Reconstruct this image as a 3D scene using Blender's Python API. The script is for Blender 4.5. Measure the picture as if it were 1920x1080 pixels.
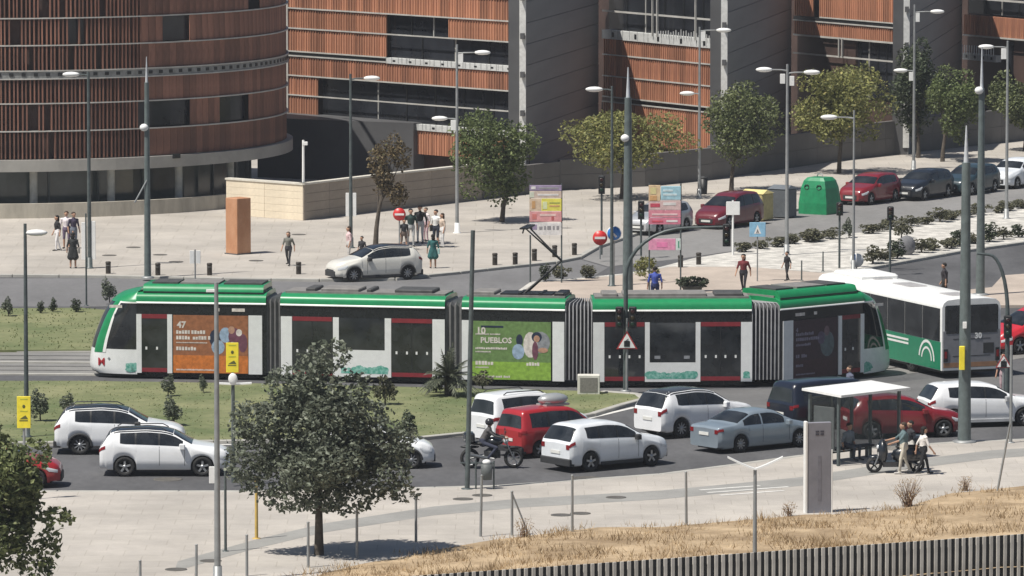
import bpy, math, random
from mathutils import Vector, Matrix
random.seed(7)
scene = bpy.context.scene
for o in list(bpy.data.objects):
    bpy.data.objects.remove(o)
R = math.radians

# ---------------------------------------------------------------- camera, sky, sun, exposure
cam = bpy.data.cameras.new('camera')
cam.lens = 225.0
cam.sensor_width = 36.0
cam.clip_start = 1.0
cam.clip_end = 6000.0
cam_o = bpy.data.objects.new('camera', cam)
scene.collection.objects.link(cam_o)
cam_o.location = (0, -245.0, 27.645)
cam_o.rotation_euler = (R(90 - 5.6066), 0, 0)
scene.camera = cam_o

SUN_EL, SUN_H = 61.0, Vector((-0.82, -0.57))       # sun stands high, to the left and behind the viewer
SUN_H.normalize()
world = bpy.data.worlds.new('World')
scene.world = world
world.use_nodes = True
wn = world.node_tree.nodes
sky = wn.new('ShaderNodeTexSky')
sky.sky_type = 'NISHITA'
sky.sun_disc = False
sky.sun_elevation = R(SUN_EL)
sky.sun_rotation = math.atan2(SUN_H.x, SUN_H.y)
sky.air_density = 1.0
sky.dust_density = 1.2
bg = wn['Background']
bg.inputs['Strength'].default_value = 0.058
world.node_tree.links.new(sky.outputs[0], bg.inputs['Color'])
sun = bpy.data.lights.new('sun', 'SUN')
sun.energy = 5.0
sun.angle = R(0.53)
sun.color = (1.0, 0.955, 0.88)
sun_o = bpy.data.objects.new('sun', sun)
scene.collection.objects.link(sun_o)
sd = Vector((SUN_H.x * math.cos(R(SUN_EL)), SUN_H.y * math.cos(R(SUN_EL)), math.sin(R(SUN_EL))))
sun_o.rotation_euler = sd.to_track_quat('Z', 'Y').to_euler()
sun_o.location = (-40, -40, 90)
vs = scene.view_settings
vs.view_transform = 'Standard'
vs.look = 'None'
vs.exposure = 0.15
vs.gamma = 1.0

# ---------------------------------------------------------------- helpers
COL = scene.collection

def tag(o, label=None, cat=None, group=None, kind=None):
    if label: o['label'] = label
    if cat: o['category'] = cat
    if group: o['group'] = group
    if kind: o['kind'] = kind
    return o

def thing(name, label, cat, loc=(0, 0, 0), rz=0.0, group=None):
    o = bpy.data.objects.new(name, None)
    o.empty_display_size = 0.3
    COL.objects.link(o)
    o.location = loc
    o.rotation_euler = (0, 0, rz)
    return tag(o, label, cat, group)

def put(name, mesh, parent=None, loc=(0, 0, 0), rz=0.0):
    o = bpy.data.objects.new(name, mesh)
    COL.objects.link(o)
    o.parent = parent
    o.location = loc
    o.rotation_euler = (0, 0, rz)
    return o

def copy_tree(o, parent=None):
    c = o.copy()
    COL.objects.link(c)
    c.parent = parent
    for ch in o.children:
        copy_tree(ch, c)
    return c

class MB:
    """collects shapes, then links them as one mesh object"""
    def __init__(s):
        s.v, s.f, s.m, s.sm = [], [], [], []
    def add(s, vs_, fs, mi=0, smooth=False):
        b = len(s.v)
        s.v += [tuple(p) for p in vs_]
        for f in fs:
            s.f.append([i + b for i in f]); s.m.append(mi); s.sm.append(smooth)
        return s
    def box(s, x0, x1, y0, y1, z0, z1, mi=0, M=None):
        p = [(x, y, z) for z in (z0, z1) for y in (y0, y1) for x in (x0, x1)]
        if M is not None: p = [M @ Vector(q) for q in p]
        return s.add(p, [(0, 2, 3, 1), (4, 5, 7, 6), (0, 1, 5, 4), (2, 6, 7, 3), (0, 4, 6, 2), (1, 3, 7, 5)], mi)
    def bbox(s, x0, x1, y0, y1, z0, z1, b=0.02, mi=0, M=None):
        """box with chamfered vertical edges and top"""
        p = [(x0 + b, y0), (x1 - b, y0), (x1, y0 + b), (x1, y1 - b), (x1 - b, y1), (x0 + b, y1), (x0, y1 - b), (x0, y0 + b)]
        cx, cy = (x0 + x1) / 2, (y0 + y1) / 2
        ix = lambda q: (cx + (q[0] - cx) * (1 - 2 * b / max(x1 - x0, 1e-3)), cy + (q[1] - cy) * (1 - 2 * b / max(y1 - y0, 1e-3)))
        rings = [[(x, y, z0) for x, y in p], [(x, y, z1 - b) for x, y in p], [(*ix(q), z1) for q in p]]
        vv = [q for r in rings for q in r]
        fs = [[k * 8 + i, k * 8 + (i + 1) % 8, (k + 1) * 8 + (i + 1) % 8, (k + 1) * 8 + i] for k in range(2) for i in range(8)]
        fs += [[7, 6, 5, 4, 3, 2, 1, 0], list(range(16, 24))]
        if M is not None: vv = [M @ Vector(q) for q in vv]
        return s.add(vv, fs, mi)
    def prism(s, poly, z0, z1, mi=0):
        n = len(poly)
        a = sum(poly[i][0] * poly[(i + 1) % n][1] - poly[(i + 1) % n][0] * poly[i][1] for i in range(n))
        if a < 0: poly = poly[::-1]
        vv = [(x, y, z0) for x, y in poly] + [(x, y, z1) for x, y in poly]
        return s.add(vv, [list(range(n))[::-1], list(range(n, 2 * n))] + [[i, (i + 1) % n, n + (i + 1) % n, n + i] for i in range(n)], mi)
    def flat(s, poly, z, mi=0):
        n = len(poly)
        a = sum(poly[i][0] * poly[(i + 1) % n][1] - poly[(i + 1) % n][0] * poly[i][1] for i in range(n))
        if a < 0: poly = poly[::-1]
        return s.add([(x, y, z) for x, y in poly], [list(range(n))], mi)
    def cyl(s, p0, p1, r0, r1=None, n=8, mi=0, cap=True, smooth=True):
        p0, p1 = Vector(p0), Vector(p1)
        r1 = r0 if r1 is None else r1
        d = (p1 - p0).normalized()
        a = d.orthogonal().normalized(); b = d.cross(a)
        vv = [p + (a * math.cos(t) + b * math.sin(t)) * r for p, r in ((p0, r0), (p1, r1)) for t in [2 * math.pi * i / n for i in range(n)]]
        s.add(vv, [[i, (i + 1) % n, n + (i + 1) % n, n + i] for i in range(n)], mi, smooth)
        if cap: s.add(vv, [list(range(n))[::-1], list(range(n, 2 * n))], mi)
        return s
    def tube(s, pts, rad, n=6, mi=0):
        pts = [Vector(p) for p in pts]
        if not isinstance(rad, (list, tuple)): rad = [rad] * len(pts)
        vv, prev = [], None
        for i, p in enumerate(pts):
            d = (pts[min(i + 1, len(pts) - 1)] - pts[max(i - 1, 0)]).normalized()
            a = d.orthogonal().normalized() if prev is None else (prev - d * prev.dot(d)).normalized()
            prev = a; b = d.cross(a)
            vv += [p + (a * math.cos(2 * math.pi * k / n) + b * math.sin(2 * math.pi * k / n)) * rad[i] for k in range(n)]
        fs = [[i * n + k, i * n + (k + 1) % n, (i + 1) * n + (k + 1) % n, (i + 1) * n + k] for i in range(len(pts) - 1) for k in range(n)]
        s.add(vv, fs, mi, True)
        L = len(pts) - 1
        s.add(vv, [list(range(n))[::-1], [L * n + k for k in range(n)]], mi)
        return s
    def lathe(s, prof, n=16, mi=0, M=None, smooth=True):
        vv = [(r * math.cos(2 * math.pi * k / n), r * math.sin(2 * math.pi * k / n), z) for r, z in prof for k in range(n)]
        if M is not None: vv = [M @ Vector(q) for q in vv]
        fs = [[i * n + k, i * n + (k + 1) % n, (i + 1) * n + (k + 1) % n, (i + 1) * n + k] for i in range(len(prof) - 1) for k in range(n)]
        s.add(vv, fs, mi, smooth)
        return s
    def ball(s, c, r, n=10, m=6, mi=0, M=None):
        rx, ry, rz = r if isinstance(r, (list, tuple)) else (r, r, r)
        vv = []
        for j in range(m + 1):
            t = math.pi * j / m
            for k in range(n):
                a = 2 * math.pi * k / n
                vv.append(Vector((rx * math.sin(t) * math.cos(a), ry * math.sin(t) * math.sin(a), -rz * math.cos(t))))
        if M is not None: vv = [M @ q for q in vv]
        vv = [q + Vector(c) for q in vv]
        s.add(vv, [[j * n + k, j * n + (k + 1) % n, (j + 1) * n + (k + 1) % n, (j + 1) * n + k] for j in range(m) for k in range(n)], mi, True)
        return s
    def mesh(s, name, mats):
        me = bpy.data.meshes.new(name)
        me.from_pydata(s.v, [], s.f)
        for m in (mats if isinstance(mats, (list, tuple)) else [mats]): me.materials.append(m)
        me.polygons.foreach_set('material_index', s.m)
        me.polygons.foreach_set('use_smooth', s.sm)
        me.update()
        return me
    def build(s, name, mats, parent=None, loc=(0, 0, 0), rz=0.0):
        return put(name, s.mesh(name, mats), parent, loc, rz)

def text_mesh(body, size, mat, name='lettering', bold=0.0, depth=0.004):
    cu = bpy.data.curves.new(name, 'FONT')
    cu.body = body; cu.size = size; cu.align_x = 'CENTER'; cu.align_y = 'CENTER'
    cu.offset = bold; cu.extrude = depth; cu.resolution_u = 2
    ob = bpy.data.objects.new(name, cu)
    COL.objects.link(ob)
    bpy.context.view_layer.update()
    me = bpy.data.meshes.new_from_object(ob.evaluated_get(bpy.context.evaluated_depsgraph_get()))
    bpy.data.objects.remove(ob); bpy.data.curves.remove(cu)
    me.materials.clear(); me.materials.append(mat)
    return me

# ---------------------------------------------------------------- materials
MATS = {}
def mat(name, rgb, rough=0.6, metal=0.0, var=0.12, scale=4.0, bump=0.0, coat=0.0, obj_var=0.0, stretch=None, rgb2=None, fine=0.0, island=0.0, spec=0.5, alpha=1.0, trans=0.0, detail=4.0, tiles=None):
    if name in MATS: return MATS[name]
    m = bpy.data.materials.new(name); m.use_nodes = True
    nt = m.node_tree; N = nt.nodes; L = nt.links
    b = N['Principled BSDF']
    b.inputs['Roughness'].default_value = rough
    b.inputs['Metallic'].default_value = metal
    b.inputs['Coat Weight'].default_value = coat
    b.inputs['Coat Roughness'].default_value = 0.06
    b.inputs['Specular IOR Level'].default_value = spec
    b.inputs['Alpha'].default_value = alpha
    b.inputs['Transmission Weight'].default_value = trans
    tc = N.new('ShaderNodeTexCoord')
    mp = N.new('ShaderNodeMapping')
    L.new(tc.outputs['Object'], mp.inputs['Vector'])
    if stretch: mp.inputs['Scale'].default_value = stretch
    nz = N.new('ShaderNodeTexNoise')
    nz.inputs['Scale'].default_value = scale; nz.inputs['Detail'].default_value = detail; nz.inputs['Roughness'].default_value = 0.6
    L.new(mp.outputs[0], nz.inputs['Vector'])
    rp = N.new('ShaderNodeValToRGB')
    c2 = rgb2 or tuple(min(1, c * (1 + var)) for c in rgb)
    c1 = rgb if rgb2 else tuple(c * (1 - var) for c in rgb)
    rp.color_ramp.elements[0].color = (*c1, 1); rp.color_ramp.elements[0].position = 0.36
    rp.color_ramp.elements[1].color = (*c2, 1); rp.color_ramp.elements[1].position = 0.64
    L.new(nz.outputs['Fac'], rp.inputs['Fac'])
    out = rp.outputs['Color']
    def hsv(src, amount):
        h = N.new('ShaderNodeHueSaturation'); mr = N.new('ShaderNodeMapRange')
        mr.inputs['To Min'].default_value = 1 - amount; mr.inputs['To Max'].default_value = 1 + amount
        L.new(src, mr.inputs['Value']); L.new(mr.outputs[0], h.inputs['Value'])
        L.new(out, h.inputs['Color'])
        return h.outputs['Color']
    if tiles:
        br = N.new('ShaderNodeTexBrick')
        br.inputs['Scale'].default_value = 1.0; br.inputs['Brick Width'].default_value = tiles[0]; br.inputs['Row Height'].default_value = tiles[1]
        br.inputs['Mortar Size'].default_value = tiles[2]; br.inputs['Mortar Smooth'].default_value = 0.6; br.inputs['Bias'].default_value = -0.2
        br.inputs['Color1'].default_value = (1, 1, 1, 1); br.inputs['Color2'].default_value = (.93, .93, .94, 1); br.inputs['Mortar'].default_value = (.80, .79, .77, 1)
        L.new(tc.outputs['Object'], br.inputs['Vector'])
        mx = N.new('ShaderNodeMix'); mx.data_type = 'RGBA'; mx.blend_type = 'MULTIPLY'; mx.inputs[0].default_value = 1.0
        L.new(out, mx.inputs[6]); L.new(br.outputs['Color'], mx.inputs[7]); out = mx.outputs[2]
    if fine:
        n2 = N.new('ShaderNodeTexNoise'); n2.inputs['Scale'].default_value = scale * 14; n2.inputs['Detail'].default_value = 3
        L.new(mp.outputs[0], n2.inputs['Vector']); out = hsv(n2.outputs['Fac'], fine)
    if obj_var:
        oi = N.new('ShaderNodeObjectInfo'); out = hsv(oi.outputs['Random'], obj_var)
    if island:
        ge = N.new('ShaderNodeNewGeometry'); out = hsv(ge.outputs['Random Per Island'], island)
    L.new(out, b.inputs['Base Color'])
    if bump:
        bp = N.new('ShaderNodeBump'); bp.inputs['Strength'].default_value = bump; bp.inputs['Distance'].default_value = 0.02
        n3 = N.new('ShaderNodeTexNoise'); n3.inputs['Scale'].default_value = scale * 10; n3.inputs['Detail'].default_value = 4
        L.new(mp.outputs[0], n3.inputs['Vector']); L.new(n3.outputs['Fac'], bp.inputs['Height']); L.new(bp.outputs[0], b.inputs['Normal'])
    MATS[name] = m
    return m

def leaf_mat(name, c1, c2, c3=None, trans=0.25):
    m = bpy.data.materials.new(name); m.use_nodes = True
    nt = m.node_tree; N = nt.nodes; L = nt.links
    b = N['Principled BSDF']; b.inputs['Roughness'].default_value = 0.55; b.inputs['Specular IOR Level'].default_value = 0.35
    ge = N.new('ShaderNodeNewGeometry'); rp = N.new('ShaderNodeValToRGB')
    rp.color_ramp.elements[0].color = (*c1, 1); rp.color_ramp.elements[1].color = (*c2, 1)
    if c3:
        e = rp.color_ramp.elements.new(0.93); e.color = (*c2, 1); rp.color_ramp.elements[2].color = (*c3, 1)
    L.new(ge.outputs['Random Per Island'], rp.inputs['Fac'])
    tc = N.new('ShaderNodeTexCoord'); nz = N.new('ShaderNodeTexNoise'); nz.inputs['Scale'].default_value = 1.3
    L.new(tc.outputs['Object'], nz.inputs['Vector'])
    mr = N.new('ShaderNodeMapRange'); mr.inputs['From Min'].default_value = 0.3; mr.inputs['From Max'].default_value = 0.7
    mr.inputs['To Min'].default_value = 0.7; mr.inputs['To Max'].default_value = 1.35
    L.new(nz.outputs['Fac'], mr.inputs['Value'])
    h = N.new('ShaderNodeHueSaturation'); L.new(mr.outputs[0], h.inputs['Value']); L.new(rp.outputs['Color'], h.inputs['Color'])
    L.new(h.outputs['Color'], b.inputs['Base Color'])
    tr = N.new('ShaderNodeBsdfTranslucent'); L.new(h.outputs['Color'], tr.inputs['Color'])
    mx = N.new('ShaderNodeMixShader'); mx.inputs['Fac'].default_value = trans
    L.new(b.outputs[0], mx.inputs[1]); L.new(tr.outputs[0], mx.inputs[2]); L.new(mx.outputs[0], N['Material Output'].inputs['Surface'])
    MATS[name] = m
    return m

WHITE = mat('white paint', (0.78, 0.78, 0.76), 0.4, var=0.05)
LAMPW = mat('lamp white', (0.82, 0.82, 0.8), 0.35, var=0.03)
GALV = mat('galvanised steel', (0.30, 0.31, 0.31), 0.5, 0.35, var=0.15, scale=2)
DARKP = mat('dark green post paint', (0.075, 0.092, 0.092), 0.45, var=0.2)
BLACK = mat('black', (0.012, 0.013, 0.014), 0.5, var=0.3)
RUBBER = mat('rubber', (0.018, 0.018, 0.018), 0.8, var=0.2)
GLASSD = mat('dark tinted glass', (0.008, 0.010, 0.012), 0.06, rgb2=(0.034, 0.038, 0.042), scale=1.1, spec=0.7)  # paler blotches in the colour imitate uneven reflections
CHROME = mat('alloy', (0.45, 0.46, 0.47), 0.35, 0.7, var=0.1)
STEEL = mat('brushed steel', (0.35, 0.36, 0.36), 0.35, 0.8, var=0.1)
RED = mat('signal red', (0.55, 0.03, 0.03), 0.4, var=0.1)
BLUE = mat('sign blue', (0.02, 0.16, 0.50), 0.4, var=0.1)
YELLOW = mat('sign yellow', (0.82, 0.68, 0.04), 0.5, var=0.08)

# ---------------------------------------------------------------- ground, roads, pavements
EARTH = mat('dry earth', (0.30, 0.25, 0.19), 0.95, var=0.25, scale=0.15, bump=0.3)
ASPH = mat('asphalt', (0.092, 0.092, 0.096), 0.9, var=0.2, scale=0.35, fine=0.22, bump=0.25, spec=0.3, stretch=(1, 0.35, 1))
ASPH2 = mat('faded asphalt', (0.20, 0.195, 0.19), 0.9, var=0.12, scale=0.25, fine=0.15, bump=0.2, stretch=(1, 0.35, 1))
PAVE = mat('pale concrete paving', (0.42, 0.388, 0.348), 0.85, tiles=(1.2, 1.2, .02), var=0.13, scale=0.22, fine=0.10, bump=0.15, detail=8)
PAVE2 = mat('plaza paving', (0.41, 0.378, 0.336), 0.85, tiles=(1.8, 1.8, .03), var=0.13, scale=0.22, fine=0.10, bump=0.15, detail=8)
PINK = mat('pinkish paving', (0.42, 0.355, 0.30), 0.85, var=0.12, scale=0.4, fine=0.1, bump=0.15)
COBB = mat('whitish gravel', (0.50, 0.48, 0.44), 0.9, var=0.25, scale=1.5, fine=0.35, bump=0.6)
KERB = mat('kerb stone', (0.36, 0.35, 0.32), 0.85, var=0.12, scale=1)
BIKE = mat('grey path', (0.27, 0.265, 0.25), 0.9, var=0.1, scale=0.4, fine=0.12)
LAWN = mat('lawn', (0.10, 0.128, 0.048), 0.95, rgb2=(0.21, 0.212, 0.105), scale=0.5, fine=0.30, bump=0.8, stretch=(0.55, 0.55, 1), detail=7)
TRACK = mat('track slab concrete', (0.20, 0.195, 0.185), 0.9, var=0.12, scale=0.5, fine=0.15, bump=0.2)
PAINT = mat('road paint', (0.62, 0.61, 0.58), 0.8, var=0.12, scale=3)

tag(MB().box(-3000, 3000, -1500, 4500, -1.0, -0.04).build('ground', EARTH), kind='structure')
tag(MB().box(-150, 150, -90, 260, -0.5, 0.0).build('road', ASPH), kind='structure')

def slab(name, poly, m, z=0.12, kerb=True):
    o = tag(MB().prism(poly, -0.02, z).build(name, m), kind='structure')
    return o

def kerb_run(name, pts, h=0.135, w=0.28, stone=2.0, m=KERB):
    """kerb stones laid end to end along a line, one piece each"""
    root = tag(thing(name, None, None), kind='structure')
    shared = MB().bbox(0, stone - 0.02, -w / 2, w / 2, -0.02, h, 0.02).mesh('kerb_stone', m)
    for a, b in zip(pts, pts[1:]):
        a, b = Vector(a), Vector(b); L = (b - a).length; n = max(1, round(L / stone)); rz = math.atan2(b.y - a.y, b.x - a.x)
        for i in range(n):
            p = a.lerp(b, i / n)
            k = put('kerb_stone', shared, root, (p.x, p.y, 0), rz); k.scale.x = L / n / stone
    return root

near_kerb = [(-19.160, -33.795), (-9.048, -33.795), (-4.624, -33.244), (-0.482, -32.414), (2.519, -30.733), (5.071, -29.312), (7.395, -26.999), (10.121, -24.189), (12.725, -22.072), (15.979, -20.225), (21.275, -18.662)]
slab('pavement', near_kerb + [(40, -75), (-40, -75)], PAVE)
kerb_run('kerb', near_kerb)
# grey cycle path crossing the near pavement
path_mid = [(-10.249, -51.536), (-8.007, -46.567), (-5.997, -42.861), (-2.547, -38.754), (0.122, -36.904), (4.945, -34.751), (9.692, -31.296), (13.554, -26.853), (16.706, -23.889), (20.986, -21.766)]
lo = [(x, y - 1.1) for x, y in path_mid]; hi = [(x, y + 1.1) for x, y in path_mid]
tag(MB().flat(hi + lo[::-1], 0.124).build('path', BIKE), kind='structure')
mk = thing('path_marking', None, None); tag(mk, kind='structure')
for a, b in (((6.253, -33.520), (8.303, -32.414)), ((6.480, -34.205), (9.237, -32.691)), ((6.883, -34.887), (9.053, -33.657))):
    a, b = Vector(a), Vector(b); d = (b - a).normalized(); n_ = Vector((-d.y, d.x)) * 0.09
    MB().flat([a - n_, b - n_, b + n_, a + n_], 0.129).build('painted_line', PAINT, mk)

lawn_far = [(-22.109, -0.861), (-16.377, -0.861), (-9.382, -1.772), (-2.535, -3.214), (2.020, -4.107), (3.429, -4.462), (4.744, -5.346)]
lawn_near = [(4.932, -6.921), (4.061, -8.818), (2.936, -11.692), (1.945, -13.186), (0.773, -14.824), (-1.148, -17.078), (-3.414, -18.977), (-10.579, -19.914), (-20.347, -20.535)]
slab('lawn', lawn_far + lawn_near, LAWN, 0.10)
kerb_run('kerb', lawn_far[-2:] + lawn_near)
slab('lawn', [(-24.564, 26.543), (-18.453, 26.995), (-16.662, 25.644), (-11.967, 19.511), (-7.791, 13.238), (-7.718, 10.811), (-23.083, 10.012)], LAWN, 0.10)
# tram track bed: concrete slab and rails (two tracks)
tram_line = [(-24.264, 4.497), (-16.750, 4.117), (-9.571, 3.174), (-5.394, 2.425), (-2.275, 1.680), (2.061, 0.755), (5.972, 0.571), (9.486, 0.939), (12.475, 2.986), (15.339, 5.641), (17.866, 8.745), (20.273, 12.329)]
def offset(line, d):
    out = []
    for i, p in enumerate(line):
        a, b = Vector(line[max(i - 1, 0)]), Vector(line[min(i + 1, len(line) - 1)])
        t = (b - a).normalized(); out.append((p[0] - t.y * d, p[1] + t.x * d))
    return out
tb = offset(tram_line, -2.4); ta = offset(tram_line, 6.3)
tag(MB().flat(tb + ta[::-1], 0.006).build('track_bed', TRACK), kind='structure')
rail = thing('tram_rails', None, None); tag(rail, kind='structure')
RAILM = mat('rail steel', (0.26, 0.25, 0.24), 0.4, 0.6, var=0.15)
for d in (-0.72, 0.72, 3.1, 4.54):
    ln = offset(tram_line, d); l2 = offset(tram_line, d + 0.09)
    MB().prism(ln + l2[::-1], -0.01, 0.03).build('rail', RAILM, rail)
for d in (-2.25, 1.9, 5.9):
    ln = offset(tram_line, d); l2 = offset(tram_line, d + 0.35)
    MB().prism(ln[:6 if d < 0 else 8] + l2[:6 if d < 0 else 8][::-1], -0.01, 0.05).build('edge_strip', KERB, rail)

# far side: plaza in front of the buildings, kerb curving round into the side street
plaza_kerb = [(-26.672, 42.030), (-18.214, 41.277), (-12.886, 40.030), (-8.576, 39.535), (-5.250, 40.030), (-3.838, 41.528), (-2.411, 43.041), (0.000, 45.856), (1.962, 47.938), (3.089, 50.316), (4.027, 55.739), (5.917, 62.514), (8.880, 67.200), (11.095, 70.810), (14.528, 76.697), (18.109, 83.133), (22.070, 89.148), (27.514, 97.875), (40.726, 118.761)]
slab('plaza', plaza_kerb + [(75, 170), (-75, 170), (-75, 60)], PAVE2)
kerb_run('kerb', plaza_kerb[:17])
# side street surface, paler than the main road
tag(MB().flat([(3.095, 50.803), (4.040, 56.773), (5.938, 63.565), (11.132, 71.881), (18.170, 84.234), (27.605, 99.010), (40.859, 119.943), (37.866, 93.014), (25.890, 77.466), (17.142, 63.565), (13.584, 59.004), (7.661, 50.272), (4.394, 46.606)], 0.006).build('street', ASPH2), kind='structure')
tag(MB().flat([(-26.580, 41.024), (-18.199, 41.024), (-8.576, 39.538), (-2.413, 43.281), (3.089, 50.272), (4.386, 46.089), (3.086, 38.556), (0.000, 35.410), (-5.954, 28.408), (-16.259, 28.408), (-25.419, 28.408)], 0.005).build('street', mat('worn asphalt', (0.15, 0.148, 0.15), 0.9, var=0.12, scale=0.3, fine=0.15, bump=0.2, stretch=(1, 0.35, 1))), kind='structure')
# planted median with whitish gravel between the two carriageways
median = [(6.805, 45.340), (8.381, 49.519), (11.003, 53.819), (13.549, 58.245), (17.131, 63.382), (21.620, 70.202), (25.878, 77.329), (34.888, 91.547), (32.724, 70.506), (24.359, 58.245), (21.131, 53.819), (15.939, 44.826), (14.430, 42.282), (10.693, 45.340)]
slab('median', median, COBB)
kerb_run('kerb', [(15.925, 44.569), (21.111, 53.546), (24.336, 57.964)])
# pinkish crossing island behind the tram
isle = [(0.949, 38.303), (3.102, 40.030), (5.291, 42.282), (7.054, 45.598), (10.693, 45.340), (14.417, 42.030), (15.026, 35.389), (12.312, 27.221), (7.720, 26.092), (2.962, 26.995), (0.000, 31.596)]
slab('pavement', isle, PINK, 0.116)
slab('pavement', [(17.141, 31.596), (21.166, 35.871), (22.049, 41.277), (27.706, 45.340), (26.057, 27.903), (17.829, 27.903)], PINK, 0.116)
kerb_run('kerb', [(0.000, 31.362), (0.948, 38.058), (3.100, 39.782), (5.286, 42.030), (7.048, 45.340)], m=mat('pale kerb', (0.52, 0.5, 0.46), 0.8, var=0.1))
# junction asphalt patch to the right
tag(MB().flat([(5.122, -5.533), (7.502, -3.235), (12.201, -2.519), (17.374, 1.680), (22.800, 4.497), (21.203, -13.165), (14.578, -10.171), (8.668, -10.171)], 0.008).build('street', mat('patched asphalt', (0.125, 0.124, 0.124), 0.9, var=0.12, scale=0.4, fine=0.2, bump=0.2)), kind='structure')
# painted edge line and lane line on the main road
lm = tag(thing('lane_marking', None, None), kind='structure')
for a, b, w in (((-20.353, -20.485), (-6.043, -20.021), .12), ((-3.415, -18.933), (-1.147, -17.201), .12), ((1.938, -13.983), (4.557, -8.815), .12)):
    a, b = Vector(a), Vector(b); d = (b - a).normalized(); n_ = Vector((-d.y, d.x)) * w
    MB().flat([a - n_, b - n_, b + n_, a + n_], 0.012).build('painted_line', PAINT, lm)

# manhole and drain covers
def cover(uv, r, z, label, sq=False):
    m = MB()
    m.lathe([(0, 0.006), (r * .88, 0.006), (r * .9, 0.010), (r, 0.010), (r, -0.01)], 16 if not sq else 4)
    o = m.build('manhole_cover', mat('cast iron', (0.12, 0.112, 0.10), 0.7, 0.3, var=0.2, scale=8), None, (uv[0], uv[1], z))
    tag(o, label, 'manhole cover', 'manhole covers set in the paving')
for uv, wh in (((-1.617, -35.833), 'pale paving behind the tall slim pole'), ((-0.988, -34.887), 'pale paving at the foot of the litter bin'), ((1.586, -39.796), 'paving beside its twin near the dry bank'), ((2.211, -39.406), 'paving beside its twin near the dry bank'), ((3.433, -35.428), 'grey path past the last tall fence posts'), ((-9.246, -50.376), 'grey path at the galvanised lamp post'), ((-10.213, -52.226), 'paving near the shortest fence post'), ((-16.356, 51.117), 'plaza behind the tramway mast'), ((-18.694, 50.849), 'plaza beside the lamp post with banners'), ((-17.819, 54.913), 'middle of the plaza between banner lamp and mast'), ((-15.433, 47.676), 'plaza behind the two small notice boards'), ((-10.262, 61.650), 'plaza below the corner of the cream wall'), ((-11.779, 48.200), 'plaza at the foot of the rusty pillar')):
    cover(uv, 0.34, 0.126, 'round dark iron manhole cover in the ' + wh)
for uv, wh in (((-11.657, -29.799), 'below the white SUV with roof rails'), ((2.533, -29.515), 'below the white SUV with dark bumper')):
    cover(uv, 0.5, 0.004, 'dark iron drain cover in the asphalt ' + wh)

# dry bank with straw-coloured grass along the fence
STRAW = mat('straw ground', (0.25, 0.175, 0.10), 0.95, rgb2=(0.46, 0.345, 0.215), scale=0.5, fine=0.35, bump=0.8)
fence_a, fence_b = Vector((-2.894, -63.884)), Vector((15.996, -54.677))
bank_top = [(-7.797, -55.825), (-5.538, -51.305), (-3.302, -48.608), (-1.006, -45.592), (0.675, -44.111), (2.727, -42.230), (4.771, -42.230), (7.912, -40.313), (9.334, -39.276), (10.371, -39.276), (12.714, -37.701), (14.538, -33.932), (17.948, -31.296), (22.592, -28.017), (28.528, -24.339)]
nb = 10
bv, bf = [], []
for i, t in enumerate(bank_top):
    t = Vector(t); u = (t.x - fence_a.x) / (fence_b.x - fence_a.x)
    e = fence_a.lerp(fence_b, u)
    for j in range(nb):
        k = j / (nb - 1)
        p = t.lerp(e, k)
        bv.append((p.x, p.y, 0.10 + 0.55 * math.sin(min(1, k * 1.3) * math.pi / 2) * min(1, i / 4) * (0.7 + 0.3 * random.random())))
for i in range(len(bank_top) - 1):
    for j in range(nb - 1):
        a = i * nb + j; bf.append([a, a + 1, a + nb + 1, a + nb])
bm_ = MB().add(bv, bf, 0, True)
tag(bm_.build('dry_bank', STRAW), kind='structure')

# ---------------------------------------------------------------- round building clad in weathered steel fins
CORTEN = mat('weathered steel fin', (0.20, 0.094, 0.064), 0.75, var=0.35, scale=1.1, obj_var=0.28, stretch=(1, 1, 0.35), fine=0.12)
CORTENJ = mat('weathered steel fins', (0.20, 0.094, 0.064), 0.75, var=0.35, scale=1.1, island=0.22, stretch=(1, 1, 0.35))
CORTENP = mat('weathered steel panel', (0.28, 0.122, 0.074), 0.7, rgb2=(0.46, 0.212, 0.120), scale=0.9, obj_var=0.30, stretch=(2.2, 2.2, 0.3), fine=0.18)
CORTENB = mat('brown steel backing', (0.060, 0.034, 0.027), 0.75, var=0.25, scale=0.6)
BACKW = mat('dark backing wall', (0.045, 0.043, 0.043), 0.6, var=0.2, scale=0.6)
RAILW = mat('pale rail', (0.46, 0.45, 0.42), 0.5, var=0.12, scale=1.5)
CONC = mat('fair-faced concrete', (0.33, 0.32, 0.295), 0.85, var=0.12, scale=0.35, fine=0.08, bump=0.1)
CONCW = mat('cream limestone', (0.70, 0.61, 0.47), 0.85, var=0.12, scale=0.5, fine=0.1)
SLATE = mat('dark grey cladding', (0.165, 0.168, 0.172), 0.7, var=0.10, scale=0.3, obj_var=0.07, stretch=(0.4, 0.4, 2.5))
GLAZ = mat('green grey glazing', (0.055, 0.072, 0.072), 0.12, var=0.35, scale=0.4, spec=0.6)
GLAZ2 = mat('window glazing', (0.02, 0.022, 0.027), 0.15, var=0.4, scale=0.5, spec=0.6)
DGREY = mat('dark steel cladding', (0.085, 0.085, 0.088), 0.6, var=0.15, scale=0.3)

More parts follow.
